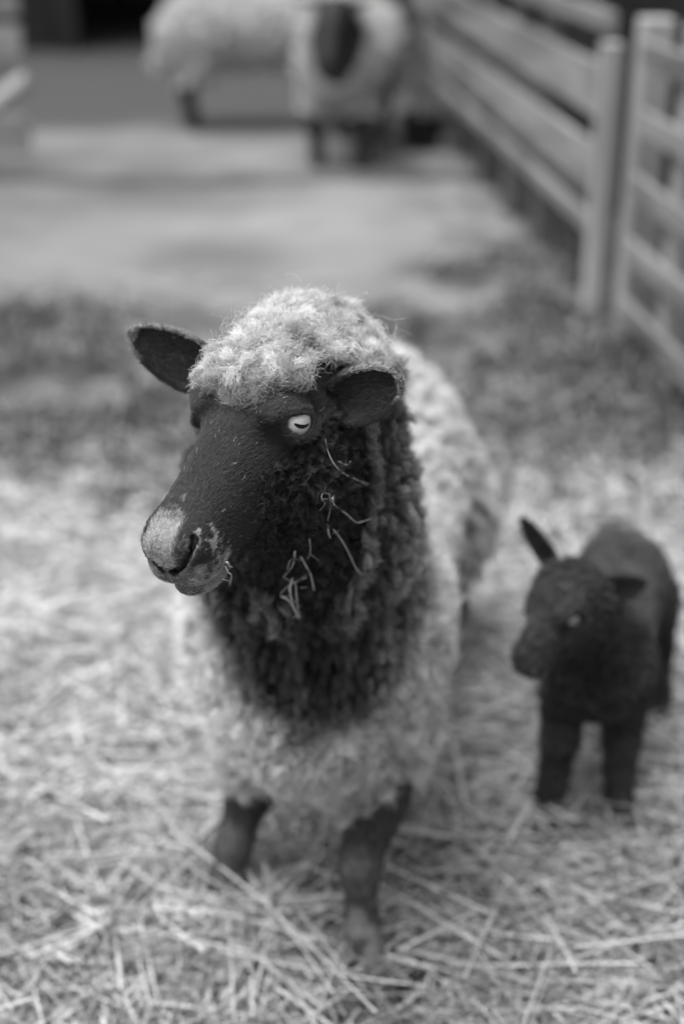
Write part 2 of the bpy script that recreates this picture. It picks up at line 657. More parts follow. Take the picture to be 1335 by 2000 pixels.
def rail(name, a, b, h, hgt, thick, parent, mat, sag=0.0):
    a, b = np.array([a[0], a[1], h]), np.array([b[0], b[1], h + sag])
    d = b - a
    L = np.linalg.norm(d)
    x = d / L
    y = nrm(np.cross([0, 0, 1], x))
    z = np.cross(x, y)
    # grain runs along local y, so build along y
    v, f = box((0, 0, 0), (thick, L, hgt), bevel=.004)
    return mesh_obj(name, (v[:, :1] * -y + v[:, 1:2] * x + v[:, 2:3] * z) + (a + b) / 2, f, mat, parent, smooth=False)


def upright(name, x, y, w, dpt, h, parent, mat, rz=0.0, z0=-.05):
    c, s_ = math.cos(rz), math.sin(rz)
    v, f = box((0, 0, 0), (w, dpt, h - z0), M=[[c, -s_, 0], [s_, c, 0], [0, 0, 1]], bevel=.005)
    return mesh_obj(name, v + np.array([x, y, (h + z0) / 2]), f, mat, parent, smooth=False)


FA = .098
fence1 = empty('board_fence', (fx(3.2), 3.2, 0))
tag(fence1, 'near run of five pale narrow rails beside the black lamb, right of the double upright', 'fence', 'weathered board fence round the pen')
for h, jit in ((.10, .0), (.272, .004), (.448, -.004), (.622, .003), (.797, .0)):
    rail('rail', (fx(3.92) - .012, 3.92), (fx(2.0) - .012, 2.0), h, .068, .024, fence1, WOOD, jit)
upright('post', fx(3.62) + .035, 3.62, .07, .07, .90, fence1, WOODV, FA)
upright('post', fx(2.15) + .035, 2.15, .07, .07, .90, fence1, WOODV, FA)
upright('post', .842, 4.02, .085, .085, .875, fence1, WOODV, FA)

fence2 = empty('board_fence', (fx(5.7), 5.7, 0))
tag(fence2, 'far run of wide pale boards leading from the double upright back to the dark barn', 'fence', 'weathered board fence round the pen')
for h, hg in ((.845, .06), (.650, .155), (.425, .150), (.262, .055)):
    rail('rail', (fx(7.75) - .012, 7.75), (fx(4.16) - .03, 4.16), h, hg, .024, fence2, WOOD, 0)
upright('post', .748, 4.13, .058, .05, .80, fence2, WOODV, FA)
for y in (5.15, 5.66, 6.2, 6.9):
    upright('post', fx(y) + .03, y, .06, .06, .93, fence2, OLDPOST, FA)
upright('post', fx(7.8) - .02, 7.8, .09, .09, 1.2, fence2, WOODV, FA)

# ------------------------------------------------------------------ barn and shed behind
barn = empty('timber_barn', (-.7, 12.8, 0))
tag(barn, 'dark open timber barn behind the two pale sheep', 'barn')


def boards(name, x0, x1, y0, y1, h, parent, mat, bw=.16):
    """A wall of upright boards from (x0,y0) to (x1,y1), one mesh."""
    a, b = np.array([x0, y0, 0.]), np.array([x1, y1, 0.])
    L = np.linalg.norm(b - a)
    u = (b - a) / L
    nn = np.array([-u[1], u[0], 0])
    ps = []
    k = max(int(L / bw), 1)
    for i in range(k):
        c = a + u * (i + .5) * L / k + nn * (.006 if i % 2 else 0)
        v, f = box((0, 0, 0), (L / k * .965, .025, h + rng.uniform(-.02, .02)))
        R = np.stack([u, nn, [0, 0, 1]], 1)
        ps.append((v @ R.T + c + np.array([0, 0, h / 2 - .03]), f))
    return mesh_obj(name, *merge(ps), mat, parent, smooth=False)


boards('front_wall', -6.0, -2.05, 11.0, 11.0, 2.7, barn, DARKW)
boards('front_wall', -.85, 4.6, 11.0, 11.0, 2.7, barn, DARKW)
boards('back_wall', -6.0, 4.6, 14.6, 14.6, 2.7, barn, DARKW)
boards('side_wall', -6.0, -6.0, 11.05, 14.55, 2.7, barn, DARKW)
boards('side_wall', 4.6, 4.6, 11.05, 14.55, 2.7, barn, DARKW)
upright('door_post', -1.99, 10.97, .13, .13, 2.7, barn, DARKW)
upright('door_post', -.91, 10.97, .13, .13, 2.7, barn, DARKW)
ROOF = mat_noise('roof_sheet', .05, .09, 5, rough=.7)
v, f = box((-.7, 12.8, 2.76), (11.2, 4.2, .06))
mesh_obj('roof', v, f, ROOF, barn, smooth=False)

shed = empty('timber_shed', (2.4, 6.6, 0))
tag(shed, 'black boarded shed wall behind the right hand fence', 'shed')
boards('front_wall', 1.05, 3.9, 5.65, 5.65, 1.9, shed, DARKW, .14)
boards('side_wall', 1.05, 1.05, 5.70, 7.55, 1.9, shed, DARKW, .14)
boards('side_wall', 3.9, 3.9, 5.70, 7.55, 1.9, shed, DARKW, .14)
boards('back_wall', 1.05, 3.9, 7.60, 7.60, 1.9, shed, DARKW, .14)
v, f = box((2.48, 6.62, 1.93), (3.1, 2.2, .05))
mesh_obj('roof', v, f, ROOF, shed, smooth=False)

# left: an old plank hurdle and a pale pole leaning on it
hurdle = empty('plank_hurdle', (-1.95, 6.45, 0))
tag(hurdle, 'old grey plank hurdle at the left edge of the yard', 'hurdle')
OLDW = mat_noise('old_plank', .10, .34, 5, rough=.95, bump=.3, stretch=(.3, 2, 2), spec=.1)
for k, h in enumerate((.16, .35, .54, .73, .92, 1.11)):
    rail('plank', (-2.6, 6.45), (-1.385, 6.45), h, .16, .028, hurdle, OLDW, .01 * (k % 2))
for x in (-2.4, -1.75):
    upright('post', x, 6.50, .085, .07, 1.2, hurdle, OLDW)
v, f = tube([[-1.86, 6.16, -.02], [-1.66, 6.20, .16], [-1.50, 6.24, .30], [-1.34, 6.28, .42]], [.045, .043, .04, .036], 10)
tag(mesh_obj('pole', v, f, mat_noise('peeled_pole', .24, .36, 12), loc=(-1.86, 6.16, 0)), 'pale peeled pole leaning against the grey plank hurdle', 'pole')

# black tub at the fence foot
tub = empty('feed_tub', (.385, 7.02, 0))
tag(tub, 'low black feed tub beside the foot of the far fence', 'tub')
RUB = mat_noise('black_rubber', .015, .03, 20, rough=.6)
th_ = np.arange(24) * 2 * np.pi / 24
prof = [(.0, .012), (.085, .012), (.095, .03), (.105, .15), (.112, .152), (.112, .162), (.100, .162), (.088, .03), (.0, .024)]
v = np.concatenate([np.stack([r * np.cos(th_), r * np.sin(th_), np.full(24, z)], 1) for r, z in prof]) + np.array([.385, 7.02, 0])
f = np.array([[i * 24 + j, i * 24 + (j + 1) % 24, (i + 1) * 24 + (j + 1) % 24, (i + 1) * 24 + j] for i in range(len(prof) - 1) for j in range(24)])
mesh_obj('tub_wall', v, f, RUB, tub)
# ------------------------------------------------------------------ the ewe
FUR = mat_tone('short_fur', rough=0.52, spec=0.35)
WOOL = mat_tone('wool_fibre', rough=0.8, spec=0.15, transl=0.25)
HIDE = mat_tone('hide', rough=0.75, spec=0.2, noise=0.25)
HOOF = mat_noise('hoof_horn', 0.03, 0.07, 40, rough=0.5)

HORG, HSC = np.array([-.029, 1.302, .805]), 1.035
HM = euler_frame(math.radians(27.5), math.radians(-16.0), math.radians(2.0))


HST = .985                                   # muzzle a little shorter than the plan


def hl(x, y, z):
    return HORG + HM @ (np.array([x, y, z]) * HSC)


def axis_pts(lo, a, b, hi, coarse, fine):
    return np.unique(np.round(np.r_[np.arange(lo, a, coarse), np.arange(a, b, fine), np.arange(b, hi, coarse)], 5))


EYE = np.array([.108, .0425, .026])           # eyeball centre, head frame (mirrored for the far side)
EYE_R = .0160
EYE_N = nrm(np.array([.42, .90, .10]))


def nostril_line(w):
    """Point on the nostril slit (head frame) and how far its mouth faces sideways; w 0 at the septum, 1 at the back."""
    return (np.interp(w, [0, .5, 1], [.268, .264, .254]), np.interp(w, [0, .5, 1], [.0055, .0140, .0230]),
            np.interp(w, [0, .5, 1], [-.0230, -.0155, .0020]), np.interp(w, [0, .5, 1], [.1, .35, .75]))


def nostril_dist(h):
    q = np.stack([h[:, 0], np.abs(h[:, 1]), h[:, 2]], 1)
    return np.min([np.linalg.norm(q - np.array(nostril_line(w)[:3]), axis=1) for w in np.linspace(0, 1, 9)], 0)


def sheep_head_details(S, org, M, sc, fine=True):
    P = lambda x, y, z: org + M @ (np.array([x * HST, y, z]) * sc)
    for sgn in (1, -1):
        S.ell(P(.110, .0350 * sgn, .043), np.array([.026, .012, .007]) * sc, .018 * sc, M)            # brow
        S.ell(P(.085, .040 * sgn, -.045), np.array([.050, .018, .042]) * sc, .02 * sc, M)             # cheek
        S.ell(P(.243, .012 * sgn, -.033), np.array([.024, .0160, .013]) * sc, .014 * sc, M)           # upper lip
        S.ell(P(.246, .014 * sgn, -.006), np.array([.022, .013, .012]) * sc, .016 * sc, M)            # nostril wing
    S.ell(P(.228, 0, -.056), np.array([.030, .021, .013]) * sc, .006 * sc, M)                          # chin
    if not fine:
        return
    for sgn in (1, -1):
        e = P(EYE[0] / HST, EYE[1] * sgn, EYE[2])
        n = M @ (EYE_N * np.array([1, sgn, 1]))
        S.ell(e, np.full(3, EYE_R + .0024) * sc, .010 * sc)                                            # lids bulge over the eyeball
        ax = M @ nrm(np.array([.86, -.42 * sgn, .52])); ax = nrm(ax - (ax @ n) * n)
        E = np.stack([ax, np.cross(n, ax), n], 1)
        S.ell(e + n * .017 * sc, np.array([.0196, .0092, .0140]) * sc, .0022 * sc, E, cut=True)        # lid opening
        S.cone(e + n * .0165 * sc + ax * .013 * sc, e + n * .012 * sc + ax * .022 * sc - M[:, 2] * .003, .0022 * sc, .0012 * sc, .003 * sc, cut=True)  # tear groove
        lid = [e + n * .0098 * sc + (ax * math.cos(a) * .0188 + np.cross(n, ax) * math.sin(a) * .0113) * sc for k, a in enumerate(np.linspace(0, 2 * math.pi, 25))]
        lid = [e + nrm(q - e) * (EYE_R + .0024) * sc for q in lid]
        for a, b in zip(lid[:-1], lid[1:]):
            S.cone(a, b, .0019 * sc, .0019 * sc, .0018 * sc)                                            # rolled rims of the lids
        # nostril: a comma-shaped slit from beside the septum up and back
        for w in np.linspace(0, 1, 9):
            x, y, z, dy = nostril_line(w)
            S.cone(P(x + .007, (y + .007 * dy) * sgn, z), P(x - .010, (y - .010 * dy) * sgn, z + .001), .0030 * sc, .0030 * sc + .0020 * sc * math.sin(w * 3), .002 * sc, cut=True)
        # mouth
        q = [P(.272, 0.0, -.049), P(.256, .017 * sgn, -.0515), P(.232, .029 * sgn, -.0525), P(.204, .0375 * sgn, -.047)]
        for a, b in zip(q[:-1], q[1:]):
            S.cone(a, b, .0022 * sc, .0022 * sc, .0025 * sc, cut=True)
    S.cone(P(.284, 0, -.022), P(.272, 0, -.046), .0018 * sc, .0018 * sc, .003 * sc, cut=True)          # philtrum


S = Sculpt(axis_pts(-.34, -.20, .09, .36, .008, .0015), axis_pts(.92, .98, 1.33, 2.42, .008, .0015), axis_pts(-.02, .64, .90, .93, .008, .0015))
# trunk
S.cone((-.03, 1.60, .430), (.01, 2.02, .405), .145, .160, .03)
S.ell((.015, 2.10, .390), (.165, .20, .160), .05)
S.ell((-.033, 1.475, .430), (.132, .14, .150), .04)
S.ell((-.040, 1.43, .345), (.095, .090, .075), .05)
S.ell((.150, 2.13, .280), (.085, .12, .135), .04)
S.ell((-.110, 2.15, .290), (.085, .12, .135), .04)
S.ell((.050, 1.50, .410), (.064, .10, .120), .04)
S.ell((-.116, 1.53, .400), (.064, .10, .125), .04)
# neck
S.cone((-.036, 1.475, .48), (-.044, 1.358, .64), .108, .094, .05)
S.cone((-.042, 1.335, .615), hl(.080, .006, -.060), .082, .048, .04)
S.cone((-.044, 1.358, .64), HORG + HM @ np.array([.005, .006, -.015]), .094, .062, .05)
# legs
def leg(S, pts, rad, k=.02):
    for a, b, r1, r2 in zip(pts[:-1], pts[1:], rad[:-1], rad[1:]):
        S.cone(a, b, r1, r2, k)
leg(S, [(.060, 1.455, .32), (.040, 1.430, .215), (.022, 1.395, .140), (.024, 1.380, .072), (.028, 1.358, .042), (.044, 1.328, .010)], [.050, .035, .0215, .0160, .0190, .018])
leg(S, [(-.110, 1.52, .27), (-.118, 1.525, .160), (-.142, 1.505, .085), (-.150, 1.500, .045), (-.155, 1.485, .010)], [.048, .028, .020, .019, .019])
leg(S, [(.185, 2.14, .26), (.200, 2.245, .165), (.196, 2.225, .055), (.196, 2.205, .010)], [.06, .028, .020, .021])
leg(S, [(-.120, 2.16, .26), (-.125, 2.265, .165), (-.125, 2.245, .055), (-.125, 2.225, .010)], [.06, .028, .020, .021])
# head
head_loft(S, HORG, HM, HSC, stretch=HST, k=.03)
sheep_head_details(S, HORG, HM, HSC)
bv, bf = S.mesh()
bv = smooth_mesh(bv, bf, 2)
bn = vnormals(bv, bf)
del S

# ears (joined into the body's mesh)
ears = []
for base, tip, opening, w, cup in (
        (spot(650, 795, 1.285), spot(779, 744, 1.275), -FW * .9 + RT * .10 - UP * .15, .0285, .013),
        (spot(420, 742, 1.345), spot(256, 650, 1.345), -FW * .93 - UP * .32 + RT * .1, .0290, .012)):
    ears.append(ear_mesh(base, tip, opening, w, cup, .0045))

ewe = empty('sheep', (-.03, 1.75, 0))
tag(ewe, 'dark faced ewe with pale curly topknot standing on straw, hay caught in its neck wool', 'sheep', 'sheep and lambs in the pen')

hp = (bv - HORG) @ HM / HSC


def headco(p):
    return (p - HORG) @ HM / HSC / np.array([HST, 1, 1])


hp = headco(bv)


def muzzle_pale(h):
    """0..1 pale grey hair round the nose, head frame."""
    n = vnoise(h, 90, 3) * .020 + vnoise(h, 260, 4) * .012 - .016
    x, y, z = h[:, 0] + n, np.where(h[:, 1] > 0, h[:, 1], -.55 * h[:, 1]), h[:, 2] + n
    top = sstep(.234, .250, x + .5 * (0.009 - y)) * sstep(.0135, .007, y) * (z > -.022)
    dn = np.sqrt((x - .247) ** 2 + (y - .028) ** 2 + (z + .004) ** 2)
    side = sstep(.017, .010, dn) * (x < .252) * (z < .003)
    lip = sstep(.214, .232, x + .25 * (-.035 - z)) * sstep(-.020, -.034, z)
    return np.clip(np.maximum(np.maximum(top, side), lip), 0, 1)


skin = np.full(len(bv), .035)
pale = muzzle_pale(hp)
onhead = hp[:, 0] > .03
skin = np.where(onhead, .020 + .10 * pale, skin)
nose_skin = onhead & (hp[:, 0] > .248) & (hp[:, 2] < .006)
skin[nose_skin] = .08 + .07 * vnoise(hp[nose_skin], 200, 9)
skin[onhead & (nostril_dist(hp) < .0048)] = .008
for sgn in (1, -1):                                                      # bare grey rim of the eyelids
    _d = np.linalg.norm(hp * np.array([HST, 1, 1]) - EYE * np.array([1, sgn, 1]), axis=1)
    skin = np.where(onhead & (_d < EYE_R + .006), .055, skin)
wooly = (bv[:, 2] > .2) & (hp[:, 0] < .0)
skin[wooly] = .05
# lower front leg mottled grey
lowleg = (bv[:, 2] < .115) & (bv[:, 1] < 1.45)
skin[lowleg] = .035 + .12 * sstep(.35, .6, vnoise(bv[lowleg], 55, 5)) * sstep(.12, .09, bv[lowleg, 2])

parts_v, parts_f, parts_t, o = [bv], [bf], [skin], len(bv)
for (ev, ef, en, euv, eax, eno) in ears:
    parts_v.append(ev); parts_f.append(ef + o)
    inner = euv[:, 2] < .5
    parts_t.append(np.where(inner, .016 + .03 * sstep(.25, .6, vnoise(ev, 60, 6)) * (1 - np.abs(euv[:, 1])), .05))
    o += len(ev)
mesh_obj('body', np.concatenate(parts_v), np.concatenate(parts_f), HIDE, ewe, tone=np.concatenate(parts_t))

# hooves
def hoof(p, yaw, parent, s=1.0):
    vs = []
    c, sn = math.cos(yaw), math.sin(yaw)
    R = np.array([[c, -sn, 0], [sn, c, 0], [0, 0, 1]])
    for side in (-1, 1):
        pth = np.array([[side * .009, .012, .030], [side * .010, .002, .022], [side * .0115, -.014, .012], [side * .010, -.030, .005]]) * s
        vs.append(tube(p + pth @ R.T, np.array([.013, .0135, .012, .005]) * s, 10))
    return mesh_obj('hoof', *merge(vs), HOOF, parent)
for p, yw in (((.046, 1.322, 0), .25), ((-.155, 1.485, 0), 0), ((.196, 2.205, 0), 0), ((-.125, 2.225, 0), 0)):
    hoof(np.array(p), yw, ewe)

# eyes: pale iris, slot pupil
def eye_material(name, iris, iris2, rad, pupil):
    m, nt, b = new_mat(name)
    L = nt.links
    def math_(op, a, b_=None, c=None):
        nd = nt.nodes.new('ShaderNodeMath'); nd.operation = op
        for i, x in enumerate((a, b_, c)):
            if x is None: continue
            if isinstance(x, (int, float)): nd.inputs[i].default_value = x
            else: L.new(x, nd.inputs[i])
        return nd.outputs[0]
    tc = nt.nodes.new('ShaderNodeTexCoord')
    sp = nt.nodes.new('ShaderNodeSeparateXYZ')
    L.new(tc.outputs['Object'], sp.inputs[0])
    x, y = sp.outputs[0], sp.outputs[1]
    # streaks radiating in the iris
    ang = math_('ARCTAN2', y, x)
    rr = math_('SQRT', math_('ADD', math_('MULTIPLY', x, x), math_('MULTIPLY', y, y)))
    cmb = nt.nodes.new('ShaderNodeCombineXYZ')
    L.new(math_('MULTIPLY', ang, 4.0), cmb.inputs[0])
    L.new(math_('MULTIPLY', rr, 60.0), cmb.inputs[1])
    nz = nt.nodes.new('ShaderNodeTexNoise'); nz.inputs['Scale'].default_value = 3.0; nz.inputs['Detail'].default_value = 5
    L.new(cmb.outputs[0], nz.inputs['Vector'])
    iv = math_('ADD', math_('MULTIPLY', nz.outputs['Fac'], iris2 - iris), iris)
    # slot pupil, slightly smiling
    yy = math_('SUBTRACT', y, math_('ADD', math_('MULTIPLY', math_('MULTIPLY', x, x), 28.0 / (rad / .0176)), -.0012))
    e = math_('ADD', math_('POWER', math_('ABSOLUTE', math_('DIVIDE', x, pupil[0])), 3.0), math_('POWER', math_('ABSOLUTE', math_('DIVIDE', yy, pupil[1])), 2.5))
    pu = nt.nodes.new('ShaderNodeMapRange'); pu.interpolation_type = 'SMOOTHSTEP'
    pu.inputs['From Min'].default_value = 0.8; pu.inputs['From Max'].default_value = 1.35
    L.new(e, pu.inputs['Value'])
    rim = nt.nodes.new('ShaderNodeMapRange'); rim.interpolation_type = 'SMOOTHSTEP'
    rim.inputs['From Min'].default_value = rad * .76; rim.inputs['From Max'].default_value = rad * .86
    rim.inputs['To Min'].default_value = 1.0; rim.inputs['To Max'].default_value = 0.08
    L.new(rr, rim.inputs['Value'])
    L.new(math_('ADD', math_('MULTIPLY', math_('MULTIPLY', iv, pu.outputs[0]), rim.outputs[0]), .006), b.inputs['Base Color'])
    b.inputs['Roughness'].default_value = 0.25
    b.inputs['Specular IOR Level'].default_value = 0.4
    b.inputs['Coat Weight'].default_value = 0.6
    b.inputs['Coat Roughness'].default_value = 0.03
    return m


def eyeball(center, n, ax, r, mat, parent):
    n, ax = np.array(n), np.array(ax)
    nu, nv = 40, 24
    v = [[0, 0, r]]
    for i in range(1, nv):
        a = math.pi * i / nv
        for j in range(nu):
            b = 2 * math.pi * j / nu
            v.append([r * math.sin(a) * math.cos(b), r * math.sin(a) * math.sin(b), r * math.cos(a)])
    v.append([0, 0, -r])
    f = []
    for i in range(nv - 2):
        for j in range(nu):
            k = (j + 1) % nu
            f.append([1 + i * nu + j, 1 + (i + 1) * nu + j, 1 + (i + 1) * nu + k, 1 + i * nu + k])
    me = bpy.data.meshes.new('eye')
    tri = [[0, 1 + j, 1 + (j + 1) % nu] for j in range(nu)] + [[len(v) - 1, 1 + (nv - 2) * nu + (j + 1) % nu, 1 + (nv - 2) * nu + j] for j in range(nu)]
    me.from_pydata(v, [], f + tri)
    for p in me.polygons: p.use_smooth = True
    me.materials.append(mat)
    o = bpy.data.objects.new('eye', me)
    COL.objects.link(o)
    o.parent = parent
    R = Matrix(np.stack([ax, np.cross(n, ax), n], 1).tolist()).to_4x4()
    o.matrix_local = Matrix.Translation(Vector(center) - parent.location) @ R
    return o


EYEMAT = eye_material('eye_iris', .34, .66, EYE_R * HSC, (.0080, .0019))
for sgn in (1, -1):
    n = HM @ (EYE_N * np.array([1, sgn, 1]))
    ax = HM @ nrm(np.array([-.86 * sgn, .42, -.52 * sgn])); ax = nrm(ax - (ax @ n) * n)
    eyeball(hl(EYE[0], EYE[1] * sgn, EYE[2]), n, ax, EYE_R * HSC, EYEMAT, ewe)

# ---- coat regions (weights per vertex)
hx, hy, hz = hp.T
ex, ey_, ez = hp[:, 0] * HST - EYE[0], np.abs(hp[:, 1]) - EYE[1] - .014, hp[:, 2] - EYE[2]
eyehole = (np.sqrt((ex / .0165) ** 2 + (ez / .0115) ** 2) < 1.0) & (np.abs(hy) > .04)
nz1 = vnoise(hp, 45, 8) - .5
headzone = (hx > -.07) & (bv[:, 2] > .60) & (bv[:, 1] < 1.42)
capline = .124 + .012 * nz1 - np.clip(hy - .015, 0, 1) * 1.15 - np.clip(-hy - .022, 0, 1) * .9
cap = headzone & (hx < capline) & (hz > .008 + .012 * nz1) & (hx > -.16)
cap = cap | ((hx <= 0) & (hx > -.16) & (hz > .0) & (bv[:, 2] > .72))
facef = headzone & ~cap & (hx > .050 + .02 * nz1 + .25 * np.clip(-.07 - hz, 0, 1))
bib = ((((bv[:, 0] + .028) / .106) ** 2 + ((bv[:, 2] - .565) / .170) ** 2 + .25 * nz1) < 1) & (bv[:, 1] < 1.50) & ~cap & ~facef
neckz = (bv[:, 2] > .55) & (bv[:, 1] < 1.46) & ~cap & ~facef
dark = (bib | neckz)
legz = (bv[:, 2] < .275) & ~dark
legz = legz & ((bv[:, 2] < .13) | (np.abs(bv[:, 0] + .125) < .055) & (bv[:, 1] < 1.60) & (bv[:, 2] < .185) | (np.abs(bv[:, 0] - .035) < .05) & (bv[:, 1] < 1.49) & (bv[:, 2] < .215 + .9 * np.clip(bv[:, 0] - .01, 0, .06)) & (bv[:, 0] > -.005) | (bv[:, 1] > 2.2) & (bv[:, 2] < .19))
rest = ~(cap | facef | dark | legz)
front = rest & (bv[:, 1] < 1.72)
back = rest & ~front


def ear_gap(P):
    """True where a root sits in front of or under an ear: no wool grows there."""
    bad = np.zeros(len(P), bool)
    for (ev, ef, en, euv, eax, eno) in ears:
        a = ev[euv[:, 0] == 0].mean(0); b = ev[euv[:, 0] == 1].mean(0)
        ab = b - a
        t = np.clip(((P - a) @ ab) / (ab @ ab), 0, 1)
        q = P - (a + t[:, None] * ab)
        bad |= (np.linalg.norm(q, axis=1) < .046) & (q @ eno > -.016)
    return bad


def ear_clear(pts):
    """Keep the locks that do not grow into an ear's hollow."""
    keep = np.ones(len(pts), bool)
    for (ev, ef, en, euv, eax, eno) in ears:
        a = ev[euv[:, 0] == 0].mean(0); b = ev[euv[:, 0] == 1].mean(0)
        L_ = np.linalg.norm(b - a)
        q = pts - a
        t = (q @ eax) / L_
        s_ = np.abs(q @ np.cross(eno, eax))
        dpt = q @ eno
        keep &= ~((t > .22) & (t < 1.05) & (s_ < .030) & (dpt > -.016) & (dpt < .05)).any(1)
    return keep


def put(name, mask, count, fn):
    P, N = scatter(bv, bf, bn, count, mask.astype(float))
    if name in ('cap', 'neck'):
        k = ~ear_gap(P)
        P, N = P[k], N[k]
    r = fn(P, N)
    if name in ('cap', 'neck', 'face'):
        k = ear_clear(r[0])
        r = tuple(x[k] for x in r)
    return r


# short fur on the face
def face_fur(P, N):
    h = headco(P)
    n = len(P)
    pl = muzzle_pale(h)
    ay = np.abs(h[:, 1])
    # bare skin: the nostril slit, the fold above it, the split lip
    dn = nostril_dist(h)
    lipskin = (h[:, 0] > .250) & (h[:, 2] < -.018) & (ay < .020)
    keep = (dn > .0055) & (rng.random(n) < np.where(lipskin, .10, np.where(dn < .008, .5, 1)))
    P, N, h, pl = P[keep], N[keep], h[keep], pl[keep]
    n = len(P)
    # hair lies back from the nose, spreading outward and downward on the cheeks
    fl = np.stack([-np.ones(n), .5 * np.sign(h[:, 1]) * sstep(.01, .04, np.abs(h[:, 1])), .45 * sstep(.24, .2, h[:, 0]) * np.where(h[:, 2] > 0, .2, -.7)], 1) @ HM.T
    cheek = sstep(.16, .09, h[:, 0]) * sstep(.03, .0, h[:, 2])
    ln = .0042 + .0085 * cheek - .0004 * pl - .0012 * sstep(.22, .25, h[:, 0])
    sw = (vnoise(h, 130, 11)[:, None] - .5) * 1.4
    e1, e2 = frame(N)
    fl = fl + cheek[:, None] * (e1 * (vnoise(h, 190, 12)[:, None] - .5) + e2 * (vnoise(h, 190, 13)[:, None] - .5)) * 3.0 + e1 * sw * .25
    pts = fur(P, N, fl, ln, K=4, lean=.80, jit=.13, curl=.0004 + .0 * n)
    cl = vnoise(h, 170, 14)
    pm = np.clip(pl + rng.normal(0, .22, n) * (pl > .03) * (pl < .97), 0, 1)
    tip = np.where(pm > .12, .04 + pm * rng.uniform(.16, .58, n), rng.uniform(.022, .066, n) * (.7 + .6 * vnoise(h, 60, 15)) + .03 * cheek * (cl > .5))
    tip = np.where(rng.random(n) < .004, rng.uniform(.25, .6, n), tip)
    root = np.where(tip > .12, tip * .55, .014)
    return pts, taper(n, 4, .00023, .35), ramp(n, 4, root, tip)


P_, R_, T_ = put('face', (facef & ~eyehole) * (1 + 1.6 * pale), 190000, face_fur)
fur_sets = [(P_, R_, T_)]

# ear hair
for (ev, ef, en, euv, eax, eno) in ears:
    outer = (euv[:, 2] > .5)
    rim = np.abs(euv[:, 1]) > .93
    upw = np.sign(np.cross(eno, eax)[2])
    for msk, cnt, ln, dk in ((outer.astype(float), 9000, .0055, 0), ((rim | (euv[:, 0] > .95)).astype(float), 4200, .0032, 1), (1.0 - outer, 5000, .005, 2)):
        P, N = scatter(ev, ef, en, cnt, msk)
        n = len(P)
        a0 = ev[euv[:, 0] == 0].mean(0)
        q = (P - a0) @ np.cross(eno, eax) * upw / .028
        along = (P - a0) @ eax / np.linalg.norm(ev[euv[:, 0] == 1].mean(0) - a0)
        lit = np.clip(sstep(-.1, .5, q) * sstep(.15, .5, along) + sstep(.7, .95, along), 0, 1)          # pale hair on the upper edge and the tip
        fl = np.tile(eax, (n, 1)) * .9 + rng.normal(0, .2, (n, 3))
        pts = fur(P, N, fl, ln, K=4, lean=.62 if dk < 2 else .85, jit=.18)
        tip = (.03 + lit * rng.uniform(.15, .55, n), .03 + lit * rng.uniform(.25, .65, n), rng.uniform(.015, .04, n))[dk]
        fur_sets.append((pts, taper(n, 4, .00024, .35), ramp(n, 4, tip * .5, tip)))
# legs
def leg_fur(P, N):
    n = len(P)
    fl = np.tile([0, .1, -1.0], (n, 1))
    pts = fur(P, N, fl, np.where(P[:, 2] > .17, .009, .0055), K=4, lean=.72, jit=.2)
    pal = (sstep(.35, .6, vnoise(P, 55, 5)) > rng.random(n)) * sstep(.12, .09, P[:, 2]) * (P[:, 1] < 1.45)
    tip = np.where(pal > .5, rng.uniform(.08, .26, n), rng.uniform(.035, .10, n))
    return pts, taper(n, 4, .0004, .4), ramp(n, 4, tip * .6, tip)
fur_sets.append(put('leg', legz, 32000, leg_fur))
fur_sets.append(put('earbase', ear_gap(bv) & ~facef & (bv[:, 1] < 1.42), 16000, face_fur))
curves_obj('fur', *(np.concatenate([s_[i] for s_ in fur_sets]) for i in range(3)), FUR, ewe)

# wool
sets = []
def cap_wool(P, N):
    n = len(P)
    h = headco(P)
    K = 8
    fl = (np.stack([.55 * sstep(.02, .07, h[:, 0]) - .25 * sstep(.02, -.04, h[:, 0]), .5 * np.sign(h[:, 1]) * sstep(.01, .05, np.abs(h[:, 1])), -.15 * sstep(.04, .08, h[:, 0])], 1)) @ HM.T + np.array([0, 0, .25])
    edge = sstep(.128, .095, h[:, 0] + np.clip(h[:, 1] - .015, 0, 1) * 1.15)
    lm = (.35 + .65 * edge) * (1 - .5 * sstep(.028, .05, -h[:, 1])) * (1 - .45 * sstep(.02, .05, h[:, 1]) * sstep(.06, .0, h[:, 0]))
    big = rng.random(n) < .62
    A = wool(P[big], N[big], .0140, .019, K=K, clump=.58, curl=.50, turns=.9, frizz=.085, flow=fl[big], tilt=.8, lobe=.55, lenmod=lm[big])
    B = wool(P[~big], N[~big], .0065, .0165, K=K, clump=.55, curl=.9, turns=1.2, frizz=.16, flow=fl[~big], tilt=.8, lobe=.4, lenmod=lm[~big])
    pts = np.empty((n, K, 3)); pts[big] = A[0]; pts[~big] = B[0]
    near = np.empty(n, int); near[big] = A[2]; near[~big] = B[2] + A[2].max() + 1
    lk = np.random.default_rng(3).uniform(.55, 1.2, near.max() + 1)[near]
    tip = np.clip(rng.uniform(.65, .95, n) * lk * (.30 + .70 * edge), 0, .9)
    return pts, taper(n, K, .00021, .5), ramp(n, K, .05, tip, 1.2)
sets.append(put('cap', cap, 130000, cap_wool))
def flyaway(P, N):
    n = len(P); K = 8
    pts, r, near = wool(P, N, .02, .021, K=K, clump=.15, curl=.7, turns=.7, frizz=.16, flow=np.tile([0, 0, .3], (n, 1)), tilt=1.0, lobe=.5)
    return pts, taper(n, K, .00013, .6), ramp(n, K, .3, rng.uniform(.5, .9, n))
sets.append(put('cap', cap & (hx < .08), 700, flyaway))

